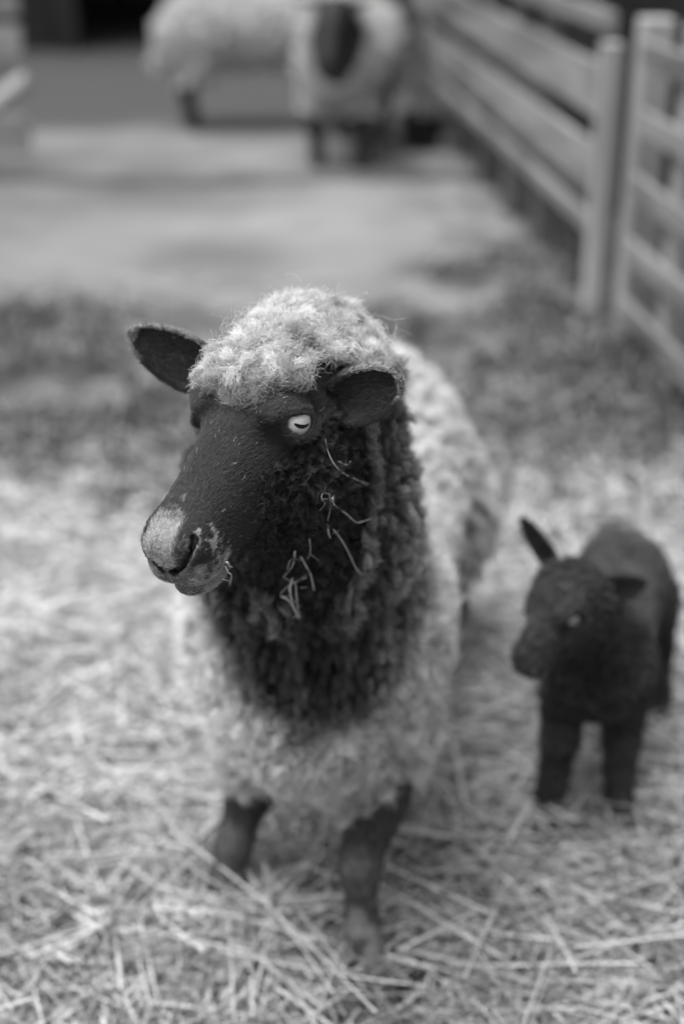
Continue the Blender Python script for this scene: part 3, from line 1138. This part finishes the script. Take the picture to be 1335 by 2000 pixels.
def cheek_wool(P, N):
    n = len(P)
    K = 5
    h = headco(P)
    lm = sstep(.195, .085, h[:, 0] - .3 * np.clip(-.04 - h[:, 2], 0, 1))
    k = rng.random(n) < lm
    P, N, lm = P[k], N[k], lm[k]
    n = len(P)
    pts, r, near = wool(P, N, .0072, .0115, K=K, clump=.66, curl=.5, turns=1.3, frizz=.08, flow=np.tile([.15, .1, -.5], (n, 1)), tilt=.5, lobe=.7, lenmod=(.45 + .65 * lm) * np.where(headco(P)[:, 1] < 0, .45, 1.0))
    lk = np.random.default_rng(14).uniform(.5, 1.3, near.max() + 1)[near]
    return pts, taper(n, K, .00024, .5), ramp(n, K, .012, rng.uniform(.04, .12, n) * lk, 1.4)
cheekz = facef & (hz < .004 + .01 * nz1) & (hx < .20) & ~eyehole & (np.sqrt((ex / .03) ** 2 + (ez / .022) ** 2) > 1)
sets.append(put('face', cheekz, 62000, cheek_wool))

def neck_wool(P, N):
    n = len(P)
    K = 7
    # ridges running down the neck
    th_ = np.arctan2(P[:, 0] + .025, -(P[:, 1] - 1.47))
    wob = vnoise(P, 11, 21) * 2.6
    ridge = .5 + .5 * np.sin(th_ * 19 + wob + P[:, 2] * 6)
    ridge = .5 + (ridge - .5) * np.where(P[:, 2] < .56, .45, 1.0)
    P = P + N * (ridge * .016 - .008)[:, None]
    pts, r, near = wool(P, N, .0100, .017, K=K, clump=.66, curl=.40, turns=1.4, frizz=.06, flow=np.tile([0, 0, -.30], (n, 1)), tilt=.4, lobe=.7, lenmod=.45 + .80 * ridge, squash=(1, 1, .5))
    crimp = np.sin(P[:, 2] * 2 * np.pi / .0075 + vnoise(P, 60, 23) * 5)
    pts = pts + N[:, None, :] * (crimp[:, None] * .0022 * np.linspace(0, 1, K)[None, :])[:, :, None]
    lk = np.random.default_rng(4).uniform(.6, 1.25, near.max() + 1)[near]
    side = sstep(-.01, .06, P[:, 0]) * 1.1 + .65  # right of the neck tinted lighter: light falling there put into the wool
    tip = rng.uniform(.14, .34, n) * (1 + .3 * crimp) * lk * side * (.3 + 1.0 * ridge)  # grooves between the ridges darkened, their shade painted into the hair colour
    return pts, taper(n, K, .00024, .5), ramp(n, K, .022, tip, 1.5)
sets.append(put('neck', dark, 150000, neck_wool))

def bib_ring(P):
    return ((P[:, 0] + .028) / .106) ** 2 + ((P[:, 2] - .565) / .17) ** 2


def chest_wool(P, N):
    n = len(P)
    K = 6
    P = P + N * (vnoise(P, 30, 31) * .014 - .006)[:, None]
    big = rng.random(n) < .68
    dn_ = np.tile([0, 0, -.7], (n, 1))
    A = wool(P[big], N[big], .0140, .020, K=K, clump=.52, curl=.5, turns=1.1, frizz=.09, flow=dn_[big], tilt=.6, lobe=.6)
    B = wool(P[~big], N[~big], .0070, .022, K=K, clump=.5, curl=.8, turns=1.3, frizz=.17, flow=dn_[~big], tilt=.7, lobe=.4)
    pts = np.empty((n, K, 3)); pts[big] = A[0]; pts[~big] = B[0]
    near = np.empty(n, int); near[big] = A[2]; near[~big] = B[2] + A[2].max() + 1
    lk = np.random.default_rng(5).uniform(.55, 1.2, near.max() + 1)[near]
    up_ = sstep(.30, .50, P[:, 2]) * sstep(.06, .13, np.abs(P[:, 0] + .03))
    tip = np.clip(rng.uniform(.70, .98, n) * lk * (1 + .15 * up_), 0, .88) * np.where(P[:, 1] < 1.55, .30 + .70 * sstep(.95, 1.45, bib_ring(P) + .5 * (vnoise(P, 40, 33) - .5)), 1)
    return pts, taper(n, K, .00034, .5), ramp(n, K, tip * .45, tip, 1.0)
sets.append(put('chest', front, 130000, chest_wool))

def back_wool(P, N):
    n = len(P)
    K = 5
    pts, r, near = wool(P, N, .026, .026, K=K, clump=.6, curl=.3, turns=1.0, frizz=.05, flow=np.tile([0, .2, -.3], (n, 1)), tilt=.3, lobe=.7)
    tip = rng.uniform(.66, .88, n)
    return pts, taper(n, K, .0006, .5), ramp(n, K, .4, tip, 1.0)
sets.append(put('back', back, 60000, back_wool))
K_ = max(s_[0].shape[1] for s_ in sets)
def resample(a, K):
    if a.shape[1] == K: return a
    t = np.linspace(0, a.shape[1] - 1, K); i = np.minimum(t.astype(int), a.shape[1] - 2); w = t - i
    w = w[None, :, None] if a.ndim == 3 else w[None, :]
    return a[:, i] * (1 - w) + a[:, i + 1] * w
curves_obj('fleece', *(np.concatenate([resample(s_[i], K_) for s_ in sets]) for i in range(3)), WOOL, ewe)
# ------------------------------------------------------------------ the black lamb
def place(pts, loc, rz):
    c, s_ = math.cos(rz), math.sin(rz)
    return np.asarray(pts, float) @ np.array([[c, s_, 0], [-s_, c, 0], [0, 0, 1]]) + np.array([loc[0], loc[1], 0])


LM = euler_frame(math.radians(42), math.radians(-24), math.radians(4))
LSC = .60
LORG = spot(1128, 1150, 1.80)
L = Sculpt(np.arange(.18, .62, .005), np.arange(1.42, 2.16, .005), np.arange(-.02, .50, .005))
# trunk
L.cone((.358, 1.715, .255), (.425, 1.93, .250), .060, .058, .03)
L.ell((.354, 1.69, .240), (.066, .06, .072), .03)
L.ell((.430, 1.945, .250), (.064, .075, .070), .03)
# neck
L.cone((.350, 1.690, .285), LORG + LM @ np.array([.01, .0, -.012]), .058, .042, .03)
def lleg(p, r):
    for a, b, r1, r2 in zip(p[:-1], p[1:], r[:-1], r[1:]):
        L.cone(a, b, r1, r2, .012)
lleg([(.310, 1.695, .20), (.306, 1.690, .125), (.303, 1.690, .075), (.290, 1.672, .012)], [.033, .023, .018, .020])
lleg([(.392, 1.695, .20), (.394, 1.692, .125), (.395, 1.694, .075), (.396, 1.676, .012)], [.033, .023, .018, .020])
lleg([(.470, 1.93, .22), (.492, 1.955, .13), (.498, 1.935, .05), (.498, 1.915, .012)], [.044, .026, .019, .020])
lleg([(.372, 1.955, .22), (.366, 1.985, .13), (.368, 1.965, .05), (.368, 1.945, .012)], [.044, .026, .019, .020])
lleg([(.420, 2.01, .290), (.428, 2.035, .22), (.430, 2.04, .14)], [.018, .016, .012])
head_loft(L, LORG, LM, LSC, stretch=.80, k=.02, fat=1.12)
def LP(x, y, z): return LORG + LM @ (np.array([x * .80, y, z]) * LSC)
for sgn in (1, -1):
    L.ell(LP(.112, .040 * sgn, .034), np.array([.030, .018, .015]) * LSC, .010, LM)
    L.ell(LP(.246, .014 * sgn, -.030), np.array([.026, .019, .018]) * LSC, .008, LM)
L.ell(LP(.228, 0, -.052), np.array([.032, .024, .016]) * LSC, .006, LM)
L.ell(LP(.05, 0, .03), np.array([.07, .058, .05]) * LSC, .012, LM)
lv, lf = L.mesh(); lv = smooth_mesh(lv, lf, 2); ln_ = vnormals(lv, lf)
del L
lears = [ear_mesh(spot(1142, 1164, 1.785), spot(1256, 1140, 1.775), -FW * .95 - UP * .2, .0200, .008, .0035),
         ear_mesh(spot(1085, 1115, 1.82), spot(1019, 1016, 1.83), -FW * .7 - RT * .6, .0145, .008, .0035)]
lamb = empty('lamb', (.38, 1.82, 0))
tag(lamb, 'small black lamb standing on straw, one ear pricked up and one held sideways', 'lamb', 'sheep and lambs in the pen')
mv, mf = merge([(lv, lf)] + [(e[0], e[1]) for e in lears])
mesh_obj('body', mv, mf, HIDE, lamb, tone=np.full(len(mv), .036))
P, N = scatter(lv, lf, ln_, 70000)
n = len(P)
lh = (P - LORG) @ LM / LSC
onh = sstep(.02, .06, lh[:, 0]) * (P[:, 2] > .28)
lw, r_, near_ = wool(P, N, .010, .010, K=5, clump=.6, curl=.4, turns=1.2, frizz=.07, flow=np.tile([0, .1, -.4], (n, 1)), lenmod=(1 - .6 * onh) * (.45 + .55 * sstep(.16, .24, P[:, 2])))
lt = rng.uniform(.05, .14, n)
E_ = [(lw, taper(n, 5, .0004, .5), ramp(n, 5, .03, lt * (.5 + vnoise(P, 45, 71)) + .09 * sstep(.25, .32, P[:, 2]) * sstep(1.70, 1.85, P[:, 1])))]  # back hair tinted lighter, the sky's light put into its colour
for (ev, ef, en, euv, eax, eno) in lears:
    P, N = scatter(ev, ef, en, 3500)
    m_ = len(P)
    pts = fur(P, N, np.tile(eax, (m_, 1)), .006, K=5, lean=.7, jit=.25)
    E_.append((pts, taper(m_, 5, .0004, .5), ramp(m_, 5, .02, rng.uniform(.025, .06, m_))))
curves_obj('fleece', *(np.concatenate([e[i] for e in E_]) for i in range(3)), WOOL, lamb)
LEYE = eye_material('lamb_eye', .10, .22, .0085, (.0035, .0016))
for sgn in (1, -1):
    nn = LM @ nrm(np.array([.40, .90 * sgn, .10]))
    ax = LM @ np.array([1.0 * -sgn, .44, 0]); ax = nrm(ax - (ax @ nn) * nn)
    eyeball(LP(.118, .050 * sgn, .020), nn, ax, .0088, LEYE, lamb)
for p in ((.290, 1.668, 0), (.396, 1.672, 0), (.498, 1.911, 0), (.368, 1.941, 0)):
    hoof(np.array(p), 0, lamb, .7)


# ------------------------------------------------------------------ the two sheep by the barn
def far_sheep(loc, rz, label, head_dir, head_at, tip_tone):
    """A woolly dark-faced sheep, standing; local frame faces -y, then turned by rz about its base."""
    g = Sculpt(np.arange(-.42, .43, .013), np.arange(-.95, .75, .013), np.arange(-.02, 1.0, .013))
    g.cone((0, -.30, .475), (0, .34, .48), .172, .182, .05)
    g.ell((0, .38, .45), (.19, .18, .185), .05)
    g.ell((0, -.36, .455), (.17, .15, .17), .05)
    Mh = euler_frame(*head_dir)
    org = np.array(head_at, float)
    g.cone((0, -.38, .52), org + Mh @ np.array([0, 0, -.02]), .13, .08, .05)
    for sx in (1, -1):
        for pts, rad in (([(.10 * sx, -.36, .30), (.105 * sx, -.37, .17), (.10 * sx, -.365, .06), (.10 * sx, -.385, .015)], [.065, .042, .032, .034]),
                         ([(.11 * sx, .36, .32), (.115 * sx, .44, .19), (.11 * sx, .425, .06), (.11 * sx, .405, .015)], [.085, .036, .026, .028])):
            for a, b, r1, r2 in zip(pts[:-1], pts[1:], rad[:-1], rad[1:]):
                g.cone(a, b, r1, r2, .03)
    g.cone((0, .55, .50), (0, .60, .30), .03, .018, .03)
    head_loft(g, org, Mh, 1.12, k=.03)
    fv, ff = g.mesh(); fv = smooth_mesh(fv, ff, 2); fn = vnormals(fv, ff)
    root = empty('sheep', (loc[0], loc[1], 0))
    tag(root, label, 'sheep', 'sheep and lambs in the pen')
    eb = []
    for sx in (1, -1):
        b = org + Mh @ np.array([.02, .045 * sx, .025]); t = org + Mh @ np.array([-.015, .165 * sx, .015])
        eb.append(ear_mesh(b, t, Mh[:, 0] * .9 - Mh[:, 2] * .2, .032, .012, .006)[:2])
    hh = (fv - org) @ Mh
    darkp = (hh[:, 0] > .0) & (fv[:, 1] < -.35) & (np.linalg.norm(fv - org, axis=1) < .36) & ((hh[:, 1] / .15) ** 2 + ((hh[:, 2] + .02) / .21) ** 2 < 1) | (fv[:, 2] < .24)
    mv, mf = merge([(fv, ff)] + eb)
    tone = np.full(len(mv), .03); tone[:len(fv)] = np.where(darkp, .03, .45)
    mesh_obj('body', place(mv, loc, rz), mf, HIDE, root, tone=tone)
    P, N = scatter(fv, ff, fn, 26000, (~darkp).astype(float))
    n = len(P)
    pts, r, near = wool(P, N, .045, .032, K=4, clump=.6, curl=.3, turns=.7, frizz=.06, flow=np.tile([0, .1, -.3], (n, 1)), lobe=.6)
    pts = place(pts.reshape(-1, 3), loc, rz).reshape(pts.shape)
    curves_obj('fleece', pts, taper(n, 4, .0016, .6), ramp(n, 4, .45, rng.uniform(.56, .78, n) * tip_tone), WOOL, root)
    for sx in (1, -1):
        for y, x in ((-.39, .10), (.40, .11)):
            hoof(place([[x * sx, y, 0]], loc, rz)[0], rz, root, 1.0)
    return root


far_sheep((-.36, 7.62), math.radians(92), 'pale woolly sheep seen from the side by the barn opening',
          (math.radians(-10), math.radians(-30), 0), (0, -.52, .66), 1.0)
far_sheep((.04, 6.90), math.radians(-8), 'pale sheep with a black face standing head on by the barn opening',
          (math.radians(2), math.radians(-48), 0), (0, -.50, .70), .95)
# ------------------------------------------------------------------ straw
def straw_mesh(n, cx, cy, length, rad, zlo, zhi, steep, K=5, bend=.25):
    L = rng.uniform(length[0], length[1], n)
    az = rng.random(n) * 2 * np.pi
    el = rng.normal(0, steep, n)
    d = np.stack([np.cos(az) * np.cos(el), np.sin(az) * np.cos(el), np.sin(el)], 1)
    mid = np.stack([cx, cy, rng.uniform(zlo, zhi, n) if np.isscalar(zlo) else zlo + (zhi - zlo) * rng.random(n)], 1)
    t = np.linspace(-.5, .5, K)
    side = nrm(np.cross(d, rng.normal(0, 1, (n, 3)) + np.array([0, 0, .6])))
    kink = rng.uniform(-.4, .4, n)
    kk = np.where(rng.random(n) < .35, rng.normal(0, bend * 1.6, n), rng.normal(0, bend * .45, n))
    arc = (np.abs(t[None, :] - kink[:, None]) - .35) * kk[:, None]
    smooth = rng.normal(0, bend * .6, n)[:, None] * (t[None, :] ** 2 - .1)
    path = mid[:, None, :] + d[:, None, :] * (t[None, :] * L[:, None])[:, :, None] + side[:, None, :] * ((arc + smooth) * L[:, None])[:, :, None]
    tan = nrm(np.gradient(path, axis=1))
    u = nrm(np.cross(tan, rng.normal(0, 1, (n, 1, 3))))
    w = np.cross(tan, u)
    R = rng.uniform(rad[0], rad[1], n)[:, None, None]
    S_ = 4
    flat = rng.uniform(.25, .8, n)[:, None, None]
    ring = [u * R, w * R * flat, -u * R, -w * R * flat]
    v = np.stack([path + r for r in ring], 2)          # n,K,4,3
    v[..., 2] = np.maximum(v[..., 2], ground_z(v[..., 0], v[..., 1]) + .001)
    b = (np.arange(n) * K * S_)[:, None, None]
    k = np.arange(K - 1)[None, :, None] * S_
    j = np.arange(S_)[None, None, :]
    f = np.stack([b + k + j, b + k + (j + 1) % S_, b + k + S_ + (j + 1) % S_, b + k + S_ + j], -1).reshape(-1, 4)
    far_light = .84 + .38 * sstep(1.25, 2.3, cy)                 # lighter tint further off: the brighter light there put into the straw's colour
    tone = np.repeat(np.clip(np.where(rng.random(n) < .25, rng.uniform(.50, .75, n), rng.normal(.32, .15, n)) * far_light, .05, .80), K * S_)
    return v.reshape(-1, 3), f, tone


def heap(x, y):
    p = np.stack([x, y, np.zeros_like(x)], -1)
    h = .008 + .026 * sstep(.35, .8, vnoise(p, 3.2, 51)) + .010 * vnoise(p, 9, 52)
    h = h + .035 * np.exp(-(((x + .10) / .14) ** 2 + ((y - 1.40) / .08) ** 2))          # raked up before the ewe's right foot
    h = h * (1 - .9 * np.exp(-((x - .045) / .10) ** 2 - ((y - 1.24) / .14) ** 2))
    h = h * (1 - .9 * np.exp(-((x - .35) / .12) ** 2 - ((y - 1.62) / .10) ** 2))
    return h * sstep(3.3, 2.4, y)


STRAWM = mat_tone('straw', rough=.55, spec=.35, transl=.0)
N_ = 33000
yy = 1.02 + 2.2 * rng.random(N_) ** 1.05
xx = (rng.random(N_) - .5) * (1.15 + .62 * yy)
keep = rng.random(N_) < np.where(yy < 2.5, 1, np.clip((3.1 - yy) / .6, .05, 1)) * (.6 + .4 * sstep(1.3, 2.0, yy)) * (1 - .7 * np.exp(-((xx - .35) / .11) ** 2 - ((yy - 1.60) / .08) ** 2)) * (1 - .85 * np.exp(-((xx - .045) / .07) ** 2 - ((yy - 1.25) / .11) ** 2))
# trodden bare on the right behind the lamb
xx, yy = xx[keep], yy[keep]
hz_ = heap(xx, yy)
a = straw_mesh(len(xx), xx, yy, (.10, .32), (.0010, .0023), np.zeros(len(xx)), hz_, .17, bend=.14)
m_ = 5200
xx = (rng.random(m_) - .5) * 1.7; yy = 1.05 + 1.3 * rng.random(m_)
k_ = ~((np.abs(xx - .045) < .12) & (yy > 1.12) & (yy < 1.42) & (rng.random(m_) < .9)) & ~((np.abs(xx - .35) < .12) & (yy > 1.5) & (yy < 1.68))
xx, yy = xx[k_], yy[k_]; m_ = len(xx)
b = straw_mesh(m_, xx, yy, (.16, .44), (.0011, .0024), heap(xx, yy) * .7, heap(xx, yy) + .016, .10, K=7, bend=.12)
m_ = 1100
yy = 2.6 + 2.0 * rng.random(m_); xx = (rng.random(m_) - .5) * 3.6
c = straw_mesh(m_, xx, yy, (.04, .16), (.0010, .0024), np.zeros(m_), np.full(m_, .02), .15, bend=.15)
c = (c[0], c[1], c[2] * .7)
# fine chaff and broken leaf lying through it
m_ = 6000
yy = 1.05 + 1.9 * rng.random(m_); xx = (rng.random(m_) - .5) * (1.15 + .62 * yy)
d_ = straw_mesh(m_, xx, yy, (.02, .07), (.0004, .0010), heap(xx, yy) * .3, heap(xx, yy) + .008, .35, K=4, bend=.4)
vs, fs, ts, o = [], [], [], 0
for v, f, t_ in (a, b, c, d_):
    vs.append(v); fs.append(f + o); ts.append(t_); o += len(v)
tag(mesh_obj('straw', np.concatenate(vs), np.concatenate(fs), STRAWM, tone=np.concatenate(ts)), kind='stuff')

# rough grass and weeds between the straw and the bare yard
m_ = 15000
yy = 2.5 + 2.4 * rng.random(m_); xx = (rng.random(m_) - .5) * 4.4
w_ = vnoise(np.stack([xx, yy, 0 * xx], 1), 2.6, 61) + .35 * sstep(.0, .5, xx) - .5 * sstep(4.0, 4.5, yy) * (xx < .5)
k_ = w_ > .50
xx, yy = xx[k_], yy[k_]
m_ = len(xx)
g_ = straw_mesh(m_, xx, yy, (.04, .15), (.0014, .0034), np.zeros(m_), np.full(m_, .04), .75, K=4, bend=.5)
GRASSM = mat_tone('rough_grass', rough=.7, spec=.2, transl=.2)
tag(mesh_obj('grass', g_[0], g_[1], GRASSM, tone=np.repeat(rng.choice([.03, .05, .08, .18, .40], m_), 16)), kind='stuff')

# ------------------------------------------------------------------ hay caught in the ewe's neck wool and at her lip
HAY = mat_noise('hay_stalk', .42, .66, 90, rough=.6)
_wp = np.concatenate([x[0][:, 2:].reshape(-1, 3) for x in sets[:4]] + [fur_sets[0][0].reshape(-1, 3)])
_wz = (_wp - CAMP) @ FW
_wx = 667.5 + FPX * ((_wp - CAMP) @ RT) / _wz
_wy = 1000 - FPX * ((_wp - CAMP) @ UP) / _wz


def coat_depth(px, py):
    """Depth of the outermost hair of the ewe's coat where the photo shows a stalk lying on it."""
    m = (np.abs(_wx - px) < 9) & (np.abs(_wy - py) < 9)
    return np.percentile(_wz[m], 4) if m.sum() > 20 else np.percentile(_wz[(np.abs(_wx - px) < 40) & (np.abs(_wy - py) < 40)], 4)


def hay_piece(pix, rad, lift, parent=None, name='hay_stalk'):
    n = len(pix)
    # smooth the depth along the stalk, then resample as a soft curve
    dep = np.array([coat_depth(x, y) for x, y in pix]) - lift
    dep = .5 * dep + .5 * np.polyval(np.polyfit(np.linspace(0, 1, n), dep, min(2, n - 1)), np.linspace(0, 1, n))
    P_ = np.array([spot(x, y, z) for (x, y), z in zip(pix, dep)])
    tt = np.linspace(0, n - 1, (n - 1) * 5 + 1)
    i = np.minimum(tt.astype(int), n - 2)
    w = (tt - i)[:, None]
    g = np.concatenate([[2 * P_[0] - P_[1]], P_, [2 * P_[-1] - P_[-2]]])
    q0, q1, q2, q3 = g[i], g[i + 1], g[i + 2], g[i + 3]
    C_ = .5 * (2 * q1 + (q2 - q0) * w + (2 * q0 - 5 * q1 + 4 * q2 - q3) * w ** 2 + (3 * q1 - q0 - 3 * q2 + q3) * w ** 3)
    r = rad * (1 - .45 * np.linspace(0, 1, len(C_)))
    return tube(C_, r, 6, .55)


def hay_thing(name, label, pieces, lift=.0012):
    m = merge([hay_piece(p, r, lift) for p, r in pieces])
    tag(mesh_obj(name, *m, HAY, loc=tuple(m[0].mean(0))), label, 'hay', 'hay caught on the ewe')


hay_thing('hay_stalk', 'long curved hay stalk below the ewe\'s eye, topmost on her neck',
          [([(635, 858), (641, 884), (655, 910), (680, 930), (719, 945)], .0011), ([(690, 934), (704, 941), (717, 949)], .0007)])
hay_thing('hay_stalk', 'tiny bent hay chip on the neck wool beside the top of the curved stalk', [([(661, 901), (670, 906), (680, 907), (684, 900)], .0009)])
hay_thing('hay_stalk', 'elbowed hay stalk in the middle of the ewe\'s neck',
          [([(649, 972), (652, 986), (675, 1003), (695, 1020), (712, 1017), (732, 1010)], .0012), ([(652, 985), (648, 975), (652, 968)], .0008)])
hay_thing('hay_wisp', 'thin crooked wisp hanging left of the elbowed stalk',
          [([(643, 965), (645, 990), (640, 1015), (640, 1018)], .0007), ([(643, 965), (630, 963), (628, 975), (634, 984), (623, 998)], .0004), ([(629, 975), (642, 974)], .0004)])
hay_thing('hay_stalk', 'straight hay stalk with a hooked end, lowest right on the neck',
          [([(651, 1034), (668, 1057), (682, 1083), (694, 1108), (705, 1121), (714, 1121)], .0011), ([(650, 1041), (656, 1040), (663, 1034)], .0006)])
hay_thing('hay_stalk', 'short upright hay bit between the crooked wisp and the hooked stalk', [([(640, 1024), (641, 1040), (645, 1051)], .0011)])
hay_thing('hay_tangle', 'matted tangle of hay shreds at the ewe\'s throat',
          [([(576, 1076), (571, 1105), (553, 1127)], .0010), ([(587, 1087), (597, 1105), (606, 1122), (611, 1143), (613, 1153)], .0012),
           ([(553, 1127), (570, 1136), (583, 1133), (599, 1121)], .0007), ([(598, 1128), (575, 1138), (560, 1147), (547, 1163), (563, 1172)], .0010),
           ([(571, 1130), (566, 1150), (570, 1175), (580, 1200), (586, 1207)], .0015), ([(577, 1140), (579, 1165), (581, 1185), (585, 1205)], .0012),
           ([(552, 1164), (566, 1176), (575, 1192), (582, 1208)], .0013), ([(561, 1112), (567, 1094), (577, 1091), (590, 1096)], .0006),
           ([(604, 1052), (606, 1075), (601, 1092)], .0005), ([(606, 1083), (616, 1090), (623, 1096)], .0006), ([(586, 1148), (601, 1147)], .0006),
           ([(558, 1166), (572, 1160)], .0004), ([(566, 1182), (584, 1170)], .0004), ([(573, 1192), (588, 1182)], .0004), ([(572, 1207), (579, 1203), (585, 1208)], .0007)])
hay_thing('hay_wisp', 'chewed hay stem sticking from the corner of the ewe\'s mouth',
          [([(440, 1106), (446, 1118), (452, 1124), (449, 1143)], .0012), ([(443, 1098), (448, 1106), (453, 1107)], .0016), ([(430, 1130), (441, 1133), (449, 1136)], .0007)])
hay_thing('hay_wisp', 'scrap of hay on the dark forehead under the topknot', [([(552, 743), (558, 745), (563, 746)], .0009), ([(556, 739), (566, 736), (577, 737), (574, 745), (562, 747)], .0004)])
